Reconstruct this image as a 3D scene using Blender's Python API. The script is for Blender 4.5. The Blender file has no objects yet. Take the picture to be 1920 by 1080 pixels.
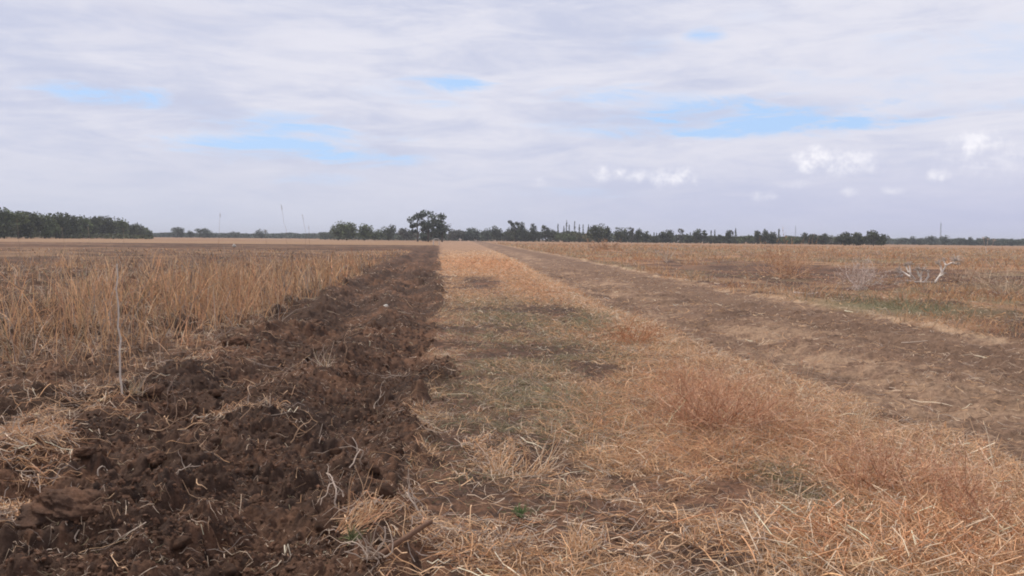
import bpy, math, random
import numpy as np
from mathutils import Matrix, Vector, Euler

# ------------------------------------------------------------------ camera
SC = bpy.context.scene
CH = 1.30                                   # eye height
FPX = 1640.0                                # focal length in photo pixels (1920 wide)
cam_d = bpy.data.cameras.new('camera'); cam = bpy.data.objects.new('camera', cam_d)
SC.collection.objects.link(cam); SC.camera = cam
cam_d.sensor_width = 36.0; cam_d.lens = 36.0 * FPX / 1920.0
cam_d.clip_start = 0.05; cam_d.clip_end = 20000
YAW, PITCH, ROLL = math.radians(4.8), math.radians(3.2), math.radians(0.55)
CM = Matrix.Rotation(-YAW, 3, 'Z') @ Matrix.Rotation(math.pi/2 - PITCH, 3, 'X') @ Matrix.Rotation(ROLL, 3, 'Z')
cam.matrix_world = Matrix.Translation((0, 0, CH)) @ CM.to_4x4()

def ray(px, py):
    v = CM @ Vector(((px-960)/FPX, (540-py)/FPX, -1.0)); return v.normalized()
def P(px, py, z=0.0):                       # ground point seen at a photo pixel
    v = ray(px, py); t = (z-CH)/v.z; return (v.x*t, v.y*t)
def at(px, d):                              # point on the ground in the direction of a photo column, d metres off
    v = ray(px, 450); l = math.hypot(v.x, v.y); return (v.x/l*d, v.y/l*d)
def az_el(px, py):
    v = ray(px, py); return math.atan2(v.x, v.y), math.asin(v.z)

# ------------------------------------------------------------------ world, sun, exposure
SUN_EL, SUN_AZ = math.radians(52), math.radians(-50)      # azimuth from +Y towards +X
SKY_S = 0.1
world = bpy.data.worlds.new('World'); SC.world = world; world.use_nodes = True
nt = world.node_tree; nt.nodes.clear()
def N(tp, tree=None, **kw):
    n = (tree or nt).nodes.new(tp)
    for k, v in kw.items(): setattr(n, k, v)
    return n
class G:                                    # tiny expression helper for shader maths
    def __init__(s, tree): s.t = tree
    def put(s, sock, v):
        if isinstance(v, (int, float)): sock.default_value = v
        elif isinstance(v, tuple): sock.default_value = v if len(v) == len(sock.default_value) else (*v, 1.0)
        else: s.t.links.new(v, sock)
    def m(s, op, a, b=0.0, c=0.0, clamp=False):
        n = s.t.nodes.new('ShaderNodeMath'); n.operation = op; n.use_clamp = clamp
        s.put(n.inputs[0], a); s.put(n.inputs[1], b); s.put(n.inputs[2], c); return n.outputs[0]
    def mix(s, f, a, b, blend='MIX'):
        n = s.t.nodes.new('ShaderNodeMix'); n.data_type = 'RGBA'; n.blend_type = blend
        s.put(n.inputs[0], f); s.put(n.inputs[6], a); s.put(n.inputs[7], b); return n.outputs[2]
    def comb(s, x, y, z=0.0):
        n = s.t.nodes.new('ShaderNodeCombineXYZ'); s.put(n.inputs[0], x); s.put(n.inputs[1], y); s.put(n.inputs[2], z); return n.outputs[0]
    def noise(s, vec, scale, detail=5, rough=0.55, dist=0.0, off=None):
        n = s.t.nodes.new('ShaderNodeTexNoise'); s.put(n.inputs['Vector'], vec)
        n.inputs['Scale'].default_value = scale; n.inputs['Detail'].default_value = detail
        n.inputs['Roughness'].default_value = rough; n.inputs['Distortion'].default_value = dist
        return n.outputs[0]
    def ramp(s, v, lo, hi, smooth=True):
        n = s.t.nodes.new('ShaderNodeMapRange'); n.interpolation_type = 'SMOOTHSTEP' if smooth else 'LINEAR'
        s.put(n.inputs[0], v); n.inputs[1].default_value = lo; n.inputs[2].default_value = hi
        return n.outputs[0]
g = G(nt)
def lin(r, gg, b):
    f = lambda c: (c/255/12.92 if c/255 <= 0.04045 else ((c/255+0.055)/1.055)**2.4)
    return (f(r), f(gg), f(b))
tc = N('ShaderNodeTexCoord'); sep = N('ShaderNodeSeparateXYZ'); nt.links.new(tc.outputs['Generated'], sep.inputs[0])
X, Y, Z = sep.outputs
AZ = g.m('ARCTAN2', X, Y)
EL = g.m('ARCSINE', g.m('MINIMUM', g.m('MAXIMUM', Z, -1.0), 1.0))
sky = N('ShaderNodeTexSky', sky_type='NISHITA', sun_disc=False)
sky.sun_elevation = SUN_EL; sky.sun_rotation = SUN_AZ; sky.air_density = 1.0; sky.dust_density = 1.0; sky.ozone_density = 1.2
zc = g.m('ADD', g.m('MAXIMUM', Z, 0.0), 0.07)
plane = g.comb(g.m('DIVIDE', X, zc), g.m('DIVIDE', Y, zc), 0.0)
ang = g.comb(g.m('MULTIPLY', AZ, 57.3), g.m('MULTIPLY', EL, 57.3), 0.0)     # degrees
w1 = g.noise(plane, 0.55, 6, 0.6)
w2 = g.noise(g.comb(g.m('MULTIPLY', AZ, 57.3*0.085), g.m('MULTIPLY', g.m('ADD', EL, g.m('MULTIPLY', AZ, -0.04)), 57.3*0.50), 3.0), 1.0, 7, 0.58, 0.8)   # wispy streaks
w3 = g.noise(ang, 1.1, 7, 0.62)
w5 = g.noise(g.comb(g.m('MULTIPLY', AZ, 57.3*0.16), g.m('MULTIPLY', g.m('ADD', EL, g.m('MULTIPLY', AZ, 0.02)), 57.3*0.75), 11.0), 1.0, 10, 0.66, 0.5)
w4 = g.noise(g.comb(g.m('MULTIPLY', AZ, 57.3*0.05), g.m('MULTIPLY', EL, 57.3*0.13), 7.0), 1.0, 4, 0.5, 0.2)
def blob(px, py, hx, hy, soft=0.6, warp=1.2, nz=None):
    if nz is not None: hx *= 1.25; hy *= 1.3; soft *= 1.25; warp *= 0.8
    else: warp *= 2.4; hx *= 1.12; hy *= 1.25; soft *= 1.7
    a0, e0 = az_el(px, py); ha, he = hx/FPX, hy/FPX
    dx = g.m('DIVIDE', g.m('SUBTRACT', AZ, a0), ha); dy = g.m('DIVIDE', g.m('SUBTRACT', EL, e0), he)
    r = g.m('ADD', g.m('MULTIPLY', dx, dx), g.m('MULTIPLY', dy, dy))
    v = g.m('ADD', g.m('SUBTRACT', 1.0, r), g.m('MULTIPLY', g.m('SUBTRACT', nz or w5, 0.5 if nz else 0.47), warp*2))
    return g.ramp(v, 0.0, soft)
def union(items):
    acc = None
    for m_ in items: acc = m_ if acc is None else g.m('MAXIMUM', acc, m_)
    return acc
def wt(v, k): return g.m('MULTIPLY', v, k)
blue0 = union([
    wt(blob(225, 180, 130, 17, 1.2, 1.0), 0.95), wt(blob(330, 188, 70, 9, 1.6, 1.2), 0.4),
    wt(blob(830, 157, 80, 14, 2.0, 1.8), 0.9), wt(blob(775, 178, 120, 22, 2.0, 1.3), 0.6),
    wt(blob(560, 238, 170, 18, 1.5, 1.4), 0.75), wt(blob(540, 284, 200, 24, 1.3, 1.2), 1.0), wt(blob(640, 262, 110, 30, 1.5, 1.4), 0.7),
    wt(blob(1180, 190, 170, 20, 1.6, 1.4), 0.65), wt(blob(1370, 222, 270, 34, 1.1, 0.9), 1.0), wt(blob(1280, 205, 220, 20, 1.6, 1.1), 0.8), wt(blob(1150, 232, 140, 18, 1.8, 1.2), 0.5),
    wt(blob(1560, 228, 180, 15, 1.2, 1.2), 0.9), wt(blob(1800, 200, 140, 12, 1.8, 1.2), 0.6),
    wt(blob(1322, 64, 32, 11, 2.4, 1.8), 0.75), wt(blob(1210, 82, 45, 22, 2.2, 1.2), 0.45), wt(blob(1430, 25, 60, 26, 2.4, 1.2), 0.22),
    wt(blob(590, 335, 80, 12, 2.0, 1.2), 0.45), wt(blob(1050, 362, 120, 10, 2.0, 1.2), 0.4), wt(blob(1800, 110, 260, 55, 2.4, 1.6), 0.35),
    wt(blob(420, 212, 140, 9, 2.0, 1.2), 0.3),
])
blue = g.m('MULTIPLY', blue0, g.m('ADD', 0.5, g.m('MULTIPLY', g.ramp(w5, 0.40, 0.58), 0.5)))
# overhead and beyond the frame the deck has occasional gaps too
away = g.ramp(EL, 0.32, 0.5)
blue = g.m('MAXIMUM', blue, g.m('MULTIPLY', g.m('MULTIPLY', g.ramp(w1, 0.58, 0.72), away), 0.7))
c_hi = lin(216, 216, 227); c_lo = lin(190, 195, 216)
cl = g.mix(g.ramp(g.m('ADD', g.m('MULTIPLY', w4, 0.30), g.m('ADD', g.m('MULTIPLY', w2, 0.35), g.m('MULTIPLY', w5, 0.35))), 0.38, 0.59), c_lo, c_hi)
low = g.m('SUBTRACT', 1.0, g.ramp(EL, 0.0, 0.13))
rightness = g.ramp(AZ, -0.25, 0.65)
hor = g.mix(rightness, lin(193, 197, 214), lin(180, 183, 211))
cl = g.mix(g.m('MULTIPLY', low, 0.8), cl, hor)
grey = union([wt(blob(230, 10, 260, 60, 2.2, 1.3), 0.5), wt(blob(330, 90, 60, 26, 2.4, 1.2), 0.5), wt(blob(520, 80, 40, 14, 2.4, 1.2), 0.4),
              wt(blob(1050, 370, 150, 22, 2.4, 1.2), 0.3), wt(blob(1560, 180, 260, 60, 2.6, 1.5), 0.3), wt(blob(300, 320, 320, 30, 2.6, 1.2), 0.45)])
cl = g.mix(grey, cl, lin(183, 186, 208))
puff = union([blob(1148, 324, 40, 17, 1.5, 1.5, w3), blob(1185, 330, 60, 12, 1.8, 1.3, w3), blob(1265, 332, 46, 20, 1.5, 1.5, w3),
              blob(1525, 298, 42, 22, 1.0, 1.0, w3), blob(1585, 303, 60, 25, 1.4, 1.2, w3), blob(1830, 268, 40, 24, 1.3, 1.3, w3),
              wt(blob(1870, 295, 90, 34, 2.2, 1.4, w3), 0.8), blob(1760, 328, 20, 12, 1.4, 1.1, w3), wt(blob(1430, 368, 26, 9, 1.7, 1.2, w3), 0.8),
              wt(blob(1593, 360, 16, 9, 1.8, 1.2, w3), 0.8), wt(blob(1675, 357, 18, 8, 1.8, 1.2, w3), 0.8), wt(blob(1012, 342, 24, 9, 1.8, 1.2, w3), 0.7), wt(blob(1490, 345, 26, 9, 1.8, 1.2, w3), 0.6)])
side = g.ramp(w3, 0.35, 0.62)
puffc = g.mix(side, lin(212, 212, 226), lin(242, 240, 245))
skyb = g.mix(1.0, sky.outputs[0], (0.10, 0.10, 0.10), 'MULTIPLY')
bl = g.mix(0.85, skyb, lin(172, 203, 243))
col = g.mix(g.m('MINIMUM', g.m('MULTIPLY', blue, 1.5), 1.0), cl, bl)
col = g.mix(g.m('MULTIPLY', puff, 0.9), col, puffc)
# the deck is brighter high up, as thin cloud is
up = g.m('ADD', 1.0, g.m('MULTIPLY', g.ramp(EL, 0.35, 1.2), 0.05))
sc1 = g.m('MULTIPLY', up, 1.0/SKY_S)
col = g.mix(1.0, col, g.comb(sc1, sc1, sc1), 'MULTIPLY')
gm = g.ramp(EL, -0.02, 0.0)
col = g.mix(gm, (1.6, 1.1, 0.8, 1.0), col)
bg = N('ShaderNodeBackground'); bg.inputs['Strength'].default_value = SKY_S; nt.links.new(col, bg.inputs[0])
wo = N('ShaderNodeOutputWorld'); nt.links.new(bg.outputs[0], wo.inputs[0])

sd = bpy.data.lights.new('sun', 'SUN'); sd.energy = 2.75; sd.angle = math.radians(7); sd.color = (1.0, 0.94, 0.86)
sun = bpy.data.objects.new('sun', sd); SC.collection.objects.link(sun)
sv = Vector((math.sin(SUN_AZ)*math.cos(SUN_EL), math.cos(SUN_AZ)*math.cos(SUN_EL), math.sin(SUN_EL)))
sun.rotation_euler = sv.to_track_quat('Z', 'Y').to_euler()
SC.view_settings.view_transform = 'Standard'; SC.view_settings.look = 'None'; SC.view_settings.gamma = 1; SC.view_settings.exposure = 0.22
SC.render.engine = 'CYCLES'
SC.cycles.max_bounces = 5; SC.cycles.diffuse_bounces = 2; SC.cycles.glossy_bounces = 1; SC.cycles.volume_bounces = 0
SC.cycles.pixel_filter_type = 'BLACKMAN_HARRIS'; SC.cycles.filter_width = 1.9

# ------------------------------------------------------------------ noise in numpy
def _h(ix, iy, s):
    n = (ix.astype(np.int64)*374761393 + iy.astype(np.int64)*668265263 + s*2147483647*13) & 0xffffffff
    n = ((n ^ (n >> 13))*1274126177) & 0xffffffff
    n = ((n ^ (n >> 16))*2246822519) & 0xffffffff
    return ((n ^ (n >> 15)) & 0xffffff)/float(0xffffff)
def vn(x, y, s=0):
    ix, iy = np.floor(x), np.floor(y); fx, fy = x-ix, y-iy
    fx = fx*fx*(3-2*fx); fy = fy*fy*(3-2*fy)
    a, b, c, d = _h(ix, iy, s), _h(ix+1, iy, s), _h(ix, iy+1, s), _h(ix+1, iy+1, s)
    return a+(b-a)*fx+(c-a)*fy+(a-b-c+d)*fx*fy
def fbm(x, y, sc, s=0, o=4, r=0.5):
    t = 0; A = 1; W = 0; x = x*sc; y = y*sc
    for i in range(o):
        t = t+A*vn(x+17.3*i, y-9.1*i, s+i); W += A; A *= r; x, y = x*1.93+y*0.31, y*1.93-x*0.31
    return t/W
def ss(v, a, b):
    t = np.clip((v-a)/(b-a), 0, 1); return t*t*(3-2*t)
def lumps(x, y, cell, s, prob=0.8, rmin=0.25, rmax=0.6, flat=0.6):
    wx = x+(fbm(x, y, 2.2/cell, s+5, 2)-0.5)*cell*0.55; wy = y+(fbm(x, y, 2.2/cell, s+9, 2)-0.5)*cell*0.55
    ix, iy = np.floor(wx/cell), np.floor(wy/cell); out = np.zeros_like(x)
    for dx in (-1, 0, 1):
        for dy in (-1, 0, 1):
            cx, cy = ix+dx, iy+dy
            R = (rmin+(rmax-rmin)*_h(cx, cy, s+2))*cell; an = _h(cx, cy, s+4)*3.1416
            px, py = wx-(cx+_h(cx, cy, s))*cell, wy-(cy+_h(cx, cy, s+1))*cell
            ca, sa = np.cos(an), np.sin(an); u = px*ca+py*sa; v = (py*ca-px*sa)*(1.0+0.7*_h(cx, cy, s+6))
            d2 = 0.55*(u*u+v*v)+0.45*np.maximum(abs(u), abs(v))**2*1.3
            h = np.sqrt(np.maximum(R*R-d2, 0))*flat*(0.5+0.7*_h(cx, cy, s+7))
            tilt = (u*(_h(cx, cy, s+8)-0.5)+v*(_h(cx, cy, s+10)-0.5))*0.8*(h > 0)
            out = np.maximum(out, (h+tilt*np.minimum(h/(R+1e-6)*3, 1))*(_h(cx, cy, s+3) < prob))
    return out

# ------------------------------------------------------------------ the lie of the land
def shift(y): return 0.030*np.maximum(y-22, 0)+0.6*ss(y, 10, 60)
def track_l(y): return 3.30+shift(y)
def track_r(y): return 7.75+shift(y)*1.08
STRIP_L = -2.55
def disc(x, y, items):
    out = np.zeros_like(x)
    for (px, py, hx, hy) in items:
        cx, cy = P(px, py); a = P(px-hx, py); rx = math.hypot(cx-a[0], cy-a[1]); ry = abs(P(px, py-hy*0.95)[1]-P(px, py+hy)[1])/2
        cy = (P(px, py-hy*0.95)[1]+P(px, py+hy)[1])/2
        r = ((x-cx)/rx)**2+((y-cy)/ry)**2
        out = np.maximum(out, np.exp(-r*0.9))
    return out
D_GREEN = [(900, 640, 70, 40), (1010, 660, 130, 40), (960, 790, 100, 40), (870, 820, 50, 40), (1090, 600, 70, 25), (900, 900, 60, 40), (960, 600, 110, 40), (880, 760, 60, 70), (1000, 745, 110, 55), (900, 690, 80, 30), (1690, 580, 150, 16), (1520, 925, 50, 60), (1000, 940, 60, 30), (680, 1020, 60, 16)]
D_ORANGE = [(1190, 625, 110, 38), (1340, 745, 170, 70), (1700, 930, 210, 80), (1050, 545, 100, 25), (1340, 850, 150, 50), (1550, 840, 180, 60), (930, 500, 110, 20), (1450, 790, 120, 45), (1780, 1030, 200, 70), (1330, 540, 150, 14), (1100, 770, 90, 40)]
D_SOIL = [(1400, 965, 90, 70), (1160, 985, 110, 50), (1010, 860, 80, 45), (1110, 690, 50, 16), (910, 530, 40, 12), (1040, 585, 50, 12), (950, 660, 70, 9), (1020, 1000, 80, 40), (1300, 1050, 120, 40), (870, 860, 40, 60), (1180, 905, 60, 25), (900, 965, 60, 40)]
D_RSOIL = [(1620, 522, 270, 26), (1870, 595, 140, 22), (1500, 505, 140, 12), (1800, 522, 180, 20)]
def zones(x, y):
    e1 = (fbm(x, y, 1.3, 11, 4)-0.5)
    ysafe = np.maximum(y, 0)
    sr = ss(0.0+e1*0.65*(1-0.6*ss(y, 25, 60))-x, -0.10, 0.10)             # left of the verge edge
    edge = STRIP_L+(fbm(x*0.3, y*0.35, 1.0, 21, 3)-0.5)*1.0
    left = ss(edge-x, -0.15, 0.3)
    band = ss(y, 84, 90)*(1-ss(y, 150, 160))*ss(1.0-x, 0, 1)
    beyond = ss(y, 150, 165)*ss(2-x, 0, 1)
    strip = sr*(1-left)*(1-beyond)
    lf = sr*left*(1-band)*(1-beyond)
    e2 = (fbm(x*0.8, y*0.25, 0.9, 31, 4)-0.5)
    tl = track_l(ysafe)+e2*0.7; tr = track_r(ysafe)+e2*0.5
    trk = ss(x, tl-0.15, tl+0.25)*(1-ss(x, tr-0.15, tr+0.15))
    rf = ss(x, tr-0.15, tr+0.15)
    verge = (1-sr)*(1-trk)*(1-rf)
    return dict(strip=strip, lf=lf, band=band*sr, beyond=beyond*sr, trk=trk, rf=rf, verge=verge, sr=sr)
def H(x, y, z=None):
    z = z or zones(x, y)
    d = np.hypot(x, y)
    near = 1-ss(d, 35, 60)
    pl = np.clip(z['strip']+0.75*z['lf']+0.8*z['band'], 0, 1)
    base = (fbm(x, y, 0.12, 41, 3)-0.5)*0.14*(1-ss(d, 60, 200))+(fbm(x, y, 0.6, 43, 3)-0.5)*0.05
    pat = 0.35+0.65*ss(fbm(x, y, 0.8, 61, 3), 0.40, 0.60)
    h = base+0.03*z['sr']*ss(y, -2, 2)*(1-z['beyond'])+z['strip']*0.085*np.sin((x+0.25*np.sin(y*0.35))*5.2+0.6)
    h = h+pl*((fbm(x, y, 1.6, 45, 4)-0.5)*0.22)
    out = h
    sel = (pl > 0.02) & (d < 60)
    if sel.any():
        xs, ys = x[sel], y[sel]
        L = lumps(xs, ys, 0.62, 700, 0.55)*(0.25+0.55*z['lf'][sel])*pat[sel]+lumps(xs, ys, 0.34, 100, 0.5)*0.85*pat[sel]+lumps(xs, ys, 0.17, 200, 0.65)*0.75*(0.4+0.6*pat[sel])+lumps(xs, ys, 0.085, 300, 0.75)*0.9+lumps(xs, ys, 0.045, 400, 0.75)*0.85+lumps(xs, ys, 0.026, 450, 0.7)*0.8
        L = L+(fbm(xs, ys, 14, 55, 4, 0.65)-0.5)*0.065-np.abs(fbm(xs, ys, 9, 59, 3, 0.6)-0.5)*0.12+(fbm(xs, ys, 60, 57, 2, 0.6)-0.5)*0.018
        out = out.copy(); out[sel] += L*pl[sel]*near[sel]
    sel = (pl < 0.98) & (d < 40) & (y > 0)
    if sel.any():
        xs, ys = x[sel], y[sel]
        L = (fbm(xs, ys, 3.5, 63, 3)-0.5)*0.05+(fbm(xs, ys, 14, 65, 3)-0.5)*0.024+lumps(xs, ys, 0.09, 500, 0.35)*0.5+lumps(xs, ys, 0.04, 600, 0.4)*0.5
        out = out.copy(); out[sel] += L*(1-pl[sel])*near[sel]
    out = out.copy()
    for hx, hy, r, dp in HOLES: out -= dp*np.exp(-(((x-hx)**2+(y-hy)**2)/r**2)**1.5)
    yl = np.maximum(y, 0)
    out = out-z['trk']*0.07+z['trk']*near*((fbm(x, y, 2.2, 67, 4)-0.5)*0.12+(fbm(x, y, 8, 69, 4, 0.6)-0.5)*0.09)
    for c in (1.0, 2.9):
        rt = x-track_l(yl)-c
        out = out-z['trk']*0.07*np.exp(-(rt/0.28)**2)
    return out
HOLES = [(175, 1050, 0.17, 0.13), (250, 990, 0.06, 0.13), (90, 1050, 0.10, 0.08), (500, 930, 0.07, 0.08), (400, 850, 0.10, 0.06), (590, 600, 0.45, 0.16), (640, 560, 0.5, 0.10), (700, 735, 0.14, 0.10), (340, 760, 0.20, 0.10), (450, 700, 0.3, 0.10), (290, 1020, 0.08, 0.07), (490, 895, 0.07, 0.07), (835, 720, 0.2, 0.06), (780, 800, 0.1, 0.07), (200, 700, 0.4, 0.10), (60, 720, 0.3, 0.10), (300, 620, 0.5, 0.14), (130, 600, 0.6, 0.12)]
HOLES = [(*P(a, b, 0.03), r, dp) for a, b, r, dp in HOLES]
SOIL = np.array([0.088, 0.053, 0.037]); SOIL2 = np.array([0.175, 0.094, 0.058]); SOILD = np.array([0.056, 0.038, 0.030])
STRAW = np.array([0.56, 0.345, 0.20]); ORNG = np.array([0.56, 0.32, 0.185]); GRN = np.array([0.165, 0.150, 0.085]); TRK = np.array([0.205, 0.128, 0.086]); TRKL = np.array([0.42, 0.278, 0.178])
def masks(x, y):
    gr = disc(x, y, D_GREEN); og = disc(x, y, D_ORANGE); so = np.maximum(disc(x, y, D_SOIL), disc(x, y, D_RSOIL))
    return gr, og, so
def cover(x, y, z=None):                     # how much dry grass covers the ground
    z = z or zones(x, y); gr, og, so = masks(x, y)
    n = fbm(x, y, 1.1, 71, 4); n2 = fbm(x, y, 4.0, 73, 3)
    edge_soil = z['verge']*np.exp(-np.maximum(x, 0)/0.35)*0.3
    v = 0.68+0.9*(n-0.5)+0.5*(n2-0.5)+0.35*og-0.60*so-0.12*gr-edge_soil+0.30*np.exp(-((x-track_l(np.maximum(y, 0))+0.35)/0.35)**2)
    return np.clip(v, 0, 1)
def mixc(a, b, t): return a*(1-t[:, None])+b*t[:, None]
def gcol(x, y, z):
    gr, og, so = masks(x, y); one = np.ones((len(x), 1))
    n1 = fbm(x, y, 0.9, 81, 4); n2 = fbm(x, y, 5.0, 83, 4); n3 = fbm(x, y, 25, 85, 3)
    soil = mixc(SOIL*one, SOIL2, ss(n1*0.6+n2*0.4, 0.42, 0.60)); soil = mixc(soil, SOILD, ss(n3*0.45+n2*0.55, 0.47, 0.62)*0.8)
    c = cover(x, y, z)
    far = ss(np.hypot(x, y), 12, 45)
    st = mixc(STRAW*one, ORNG, np.clip(og*0.6+0.3*ss(n1, 0.45, 0.65), 0, 1)); st = mixc(st, GRN, np.clip(gr*0.8, 0, 1))
    cc = np.clip(c+0.7*(n2-0.5)*(1-far), 0, 1); verge = mixc(soil*1.25, st*(0.60+0.25*far)[:, None], np.clip(ss(cc, 0.30, 0.72)*(0.50+0.45*far), 0, 1))
    verge = mixc(verge, TRK*1.25*one, ss(y, 50, 120)*0.65)
    # track: compacted earth streaked with straw along its length
    s1 = fbm(x*0.8, y*0.7, 1.0, 91, 5, 0.6); s2 = fbm(x*2.6, y*3.2, 1.0, 95, 4, 0.6); s3 = fbm(x*9, y*11.0, 1.0, 97, 3, 0.6)
    tk = mixc(TRK*one, TRKL, ss(s1*0.35+s2*0.40+s3*0.25, 0.45, 0.62)*0.65); tk = mixc(tk, SOIL, ss(n1*0.5+s2*0.5, 0.50, 0.64)*0.6)
    tr = track_r(np.maximum(y, 0)); tk = mixc(tk, TRK*0.82, np.exp(-((x-tr+1.3)/0.8)**2)*0.75)
    pale = 0.75*np.exp(-((x-tr+0.05-0.6*(fbm(x*0.5, y*0.5, 1.0, 33, 2)-0.5))/0.13)**2)*ss(s2+0.25*s3, 0.50, 0.72)
    # right field
    r1 = fbm(x*0.35, y*0.16, 1.0, 101, 5, 0.55); r2 = fbm(x*1.0, y*0.6, 1.0, 103, 4)
    rf = mixc(STRAW*0.55*one, ORNG*0.58, ss(r1, 0.42, 0.60)); rf = mixc(rf, GRN*1.1, ss(fbm(x*0.25, y*0.12, 1.0, 107, 4), 0.50, 0.62)*0.6)
    rf = mixc(rf, soil*1.2, np.clip(so*1.1+ss(r2, 0.47, 0.60)*0.9, 0, 1)*(1-ss(y, 90, 160))); rf = mixc(rf, GRN, np.clip(gr*0.9, 0, 1))
    rf = mixc(rf, ORNG*0.50, ss(y, 120, 260)*0.7)
    lf = mixc(soil, STRAW*0.50*one, 0.08+ss(fbm(x*0.35, y*0.3, 1.0, 117, 5), 0.44, 0.62)*0.6*ss(np.hypot(x, y), 28, 65))
    bandc = mixc(SOIL*0.95*one, SOIL2*0.8, ss(fbm(x*0.06, y*0.3, 1.0, 111, 4), 0.4, 0.6)); bandc = mixc(bandc, STRAW*0.5, ss(fbm(x*0.05, y*0.4, 1.0, 113, 4), 0.58, 0.68)*0.5)
    bey = mixc(STRAW*0.50*one, ORNG*0.46, ss(fbm(x*0.03, y*0.06, 1.0, 115, 4), 0.45, 0.62))
    out = (soil*z['strip'][:, None]+lf*z['lf'][:, None]+bandc*z['band'][:, None]+bey*z['beyond'][:, None]
           + verge*z['verge'][:, None]+tk*z['trk'][:, None]+rf*z['rf'][:, None])
    w = (z['strip']+z['lf']+z['band']+z['beyond']+z['verge']+z['trk']+z['rf'])[:, None]
    out = out/np.maximum(w, 0.3)
    return mixc(out, np.array([0.54, 0.38, 0.25]), np.clip(pale, 0, 1)*0.8*(1-z['sr']))

# ------------------------------------------------------------------ mesh helpers
def mesh(name, V, F, C=None, mat=None, smooth=False, k=4):
    V = np.asarray(V, np.float32).reshape(-1, 3); F = np.asarray(F, np.int32).reshape(-1, k)
    me = bpy.data.meshes.new(name); me.vertices.add(len(V)); me.vertices.foreach_set('co', V.ravel())
    me.loops.add(F.size); me.loops.foreach_set('vertex_index', F.ravel())
    me.polygons.add(len(F)); me.polygons.foreach_set('loop_start', np.arange(0, F.size, k, dtype=np.int32))
    me.polygons.foreach_set('use_smooth', np.full(len(F), smooth))
    if C is not None:
        a = me.color_attributes.new('Col', 'FLOAT_COLOR', 'POINT'); C = np.asarray(C, np.float32).reshape(-1, 3)
        a.data.foreach_set('color', np.concatenate([C, np.ones((len(C), 1), np.float32)], 1).ravel())
    me.update(calc_edges=True)
    if mat: me.materials.append(mat)
    return me
def obj(name, me, parent=None, loc=(0, 0, 0), **props):
    o = bpy.data.objects.new(name, me); SC.collection.objects.link(o); o.location = loc
    if parent: o.parent = parent
    for k, v in props.items(): o[k] = v
    return o
def thing(name, label, cat, loc=(0, 0, 0), rz=0, group=None):
    o = bpy.data.objects.new(name, None); SC.collection.objects.link(o); o.location = loc; o.rotation_euler.z = rz
    o.empty_display_size = 0.2; o['label'] = label; o['category'] = cat
    if group: o['group'] = group
    return o
def ribbons(path, width, col):               # path (n,k,3), width (n,), col (n,3)
    path = np.asarray(path); n, k, _ = path.shape; width = np.asarray(width); col = np.asarray(col)
    d = path[:, -1]-path[:, 0]; r = RNG.normal(size=(n, 3)); s = np.cross(d, r); s /= np.linalg.norm(s, axis=1)[:, None]+1e-9
    t = np.linspace(0, 1, k); w = width[:, None]*(1-0.75*t**1.5)[None]*0.5
    V = np.stack([path-s[:, None]*w[..., None], path+s[:, None]*w[..., None]], 2).reshape(-1, 3)
    b = (np.arange(n)*k*2)[:, None]+np.arange(k-1)[None]*2
    F = np.stack([b, b+1, b+3, b+2], -1).reshape(-1, 4)
    return V, F, np.repeat(col, k*2, axis=0)
def tubes(path, rad, col, sides=4):          # rad (n,k)
    path = np.asarray(path); n, k, _ = path.shape; rad = np.asarray(rad); col = np.asarray(col)
    d = np.gradient(path, axis=1); d /= np.linalg.norm(d, axis=2)[..., None]+1e-9
    ref = RNG.normal(size=(n, 1, 3)); u = np.cross(d, np.broadcast_to(ref, d.shape)); u /= np.linalg.norm(u, axis=2)[..., None]+1e-9; v = np.cross(d, u)
    a = np.arange(sides)*2*math.pi/sides
    V = path[:, :, None]+rad[:, :, None, None]*(u[:, :, None]*np.cos(a)[None, None, :, None]+v[:, :, None]*np.sin(a)[None, None, :, None])
    b = (np.arange(n)*k*sides)[:, None, None]+(np.arange(k-1)*sides)[None, :, None]; j = np.arange(sides)[None, None]; j2 = (j+1) % sides
    F = np.stack([b+j, b+j2, b+sides+j2, b+sides+j], -1).reshape(-1, 4)
    return V.reshape(-1, 3), F, np.repeat(col, k*sides, axis=0)
def cat(parts):
    Vs, Fs, Cs = [], [], []; o = 0
    for V, F, C in parts: Vs.append(V); Fs.append(F+o); Cs.append(C); o += len(V)
    return np.concatenate(Vs), np.concatenate(Fs), np.concatenate(Cs)
RNG = np.random.default_rng(7)

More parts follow.
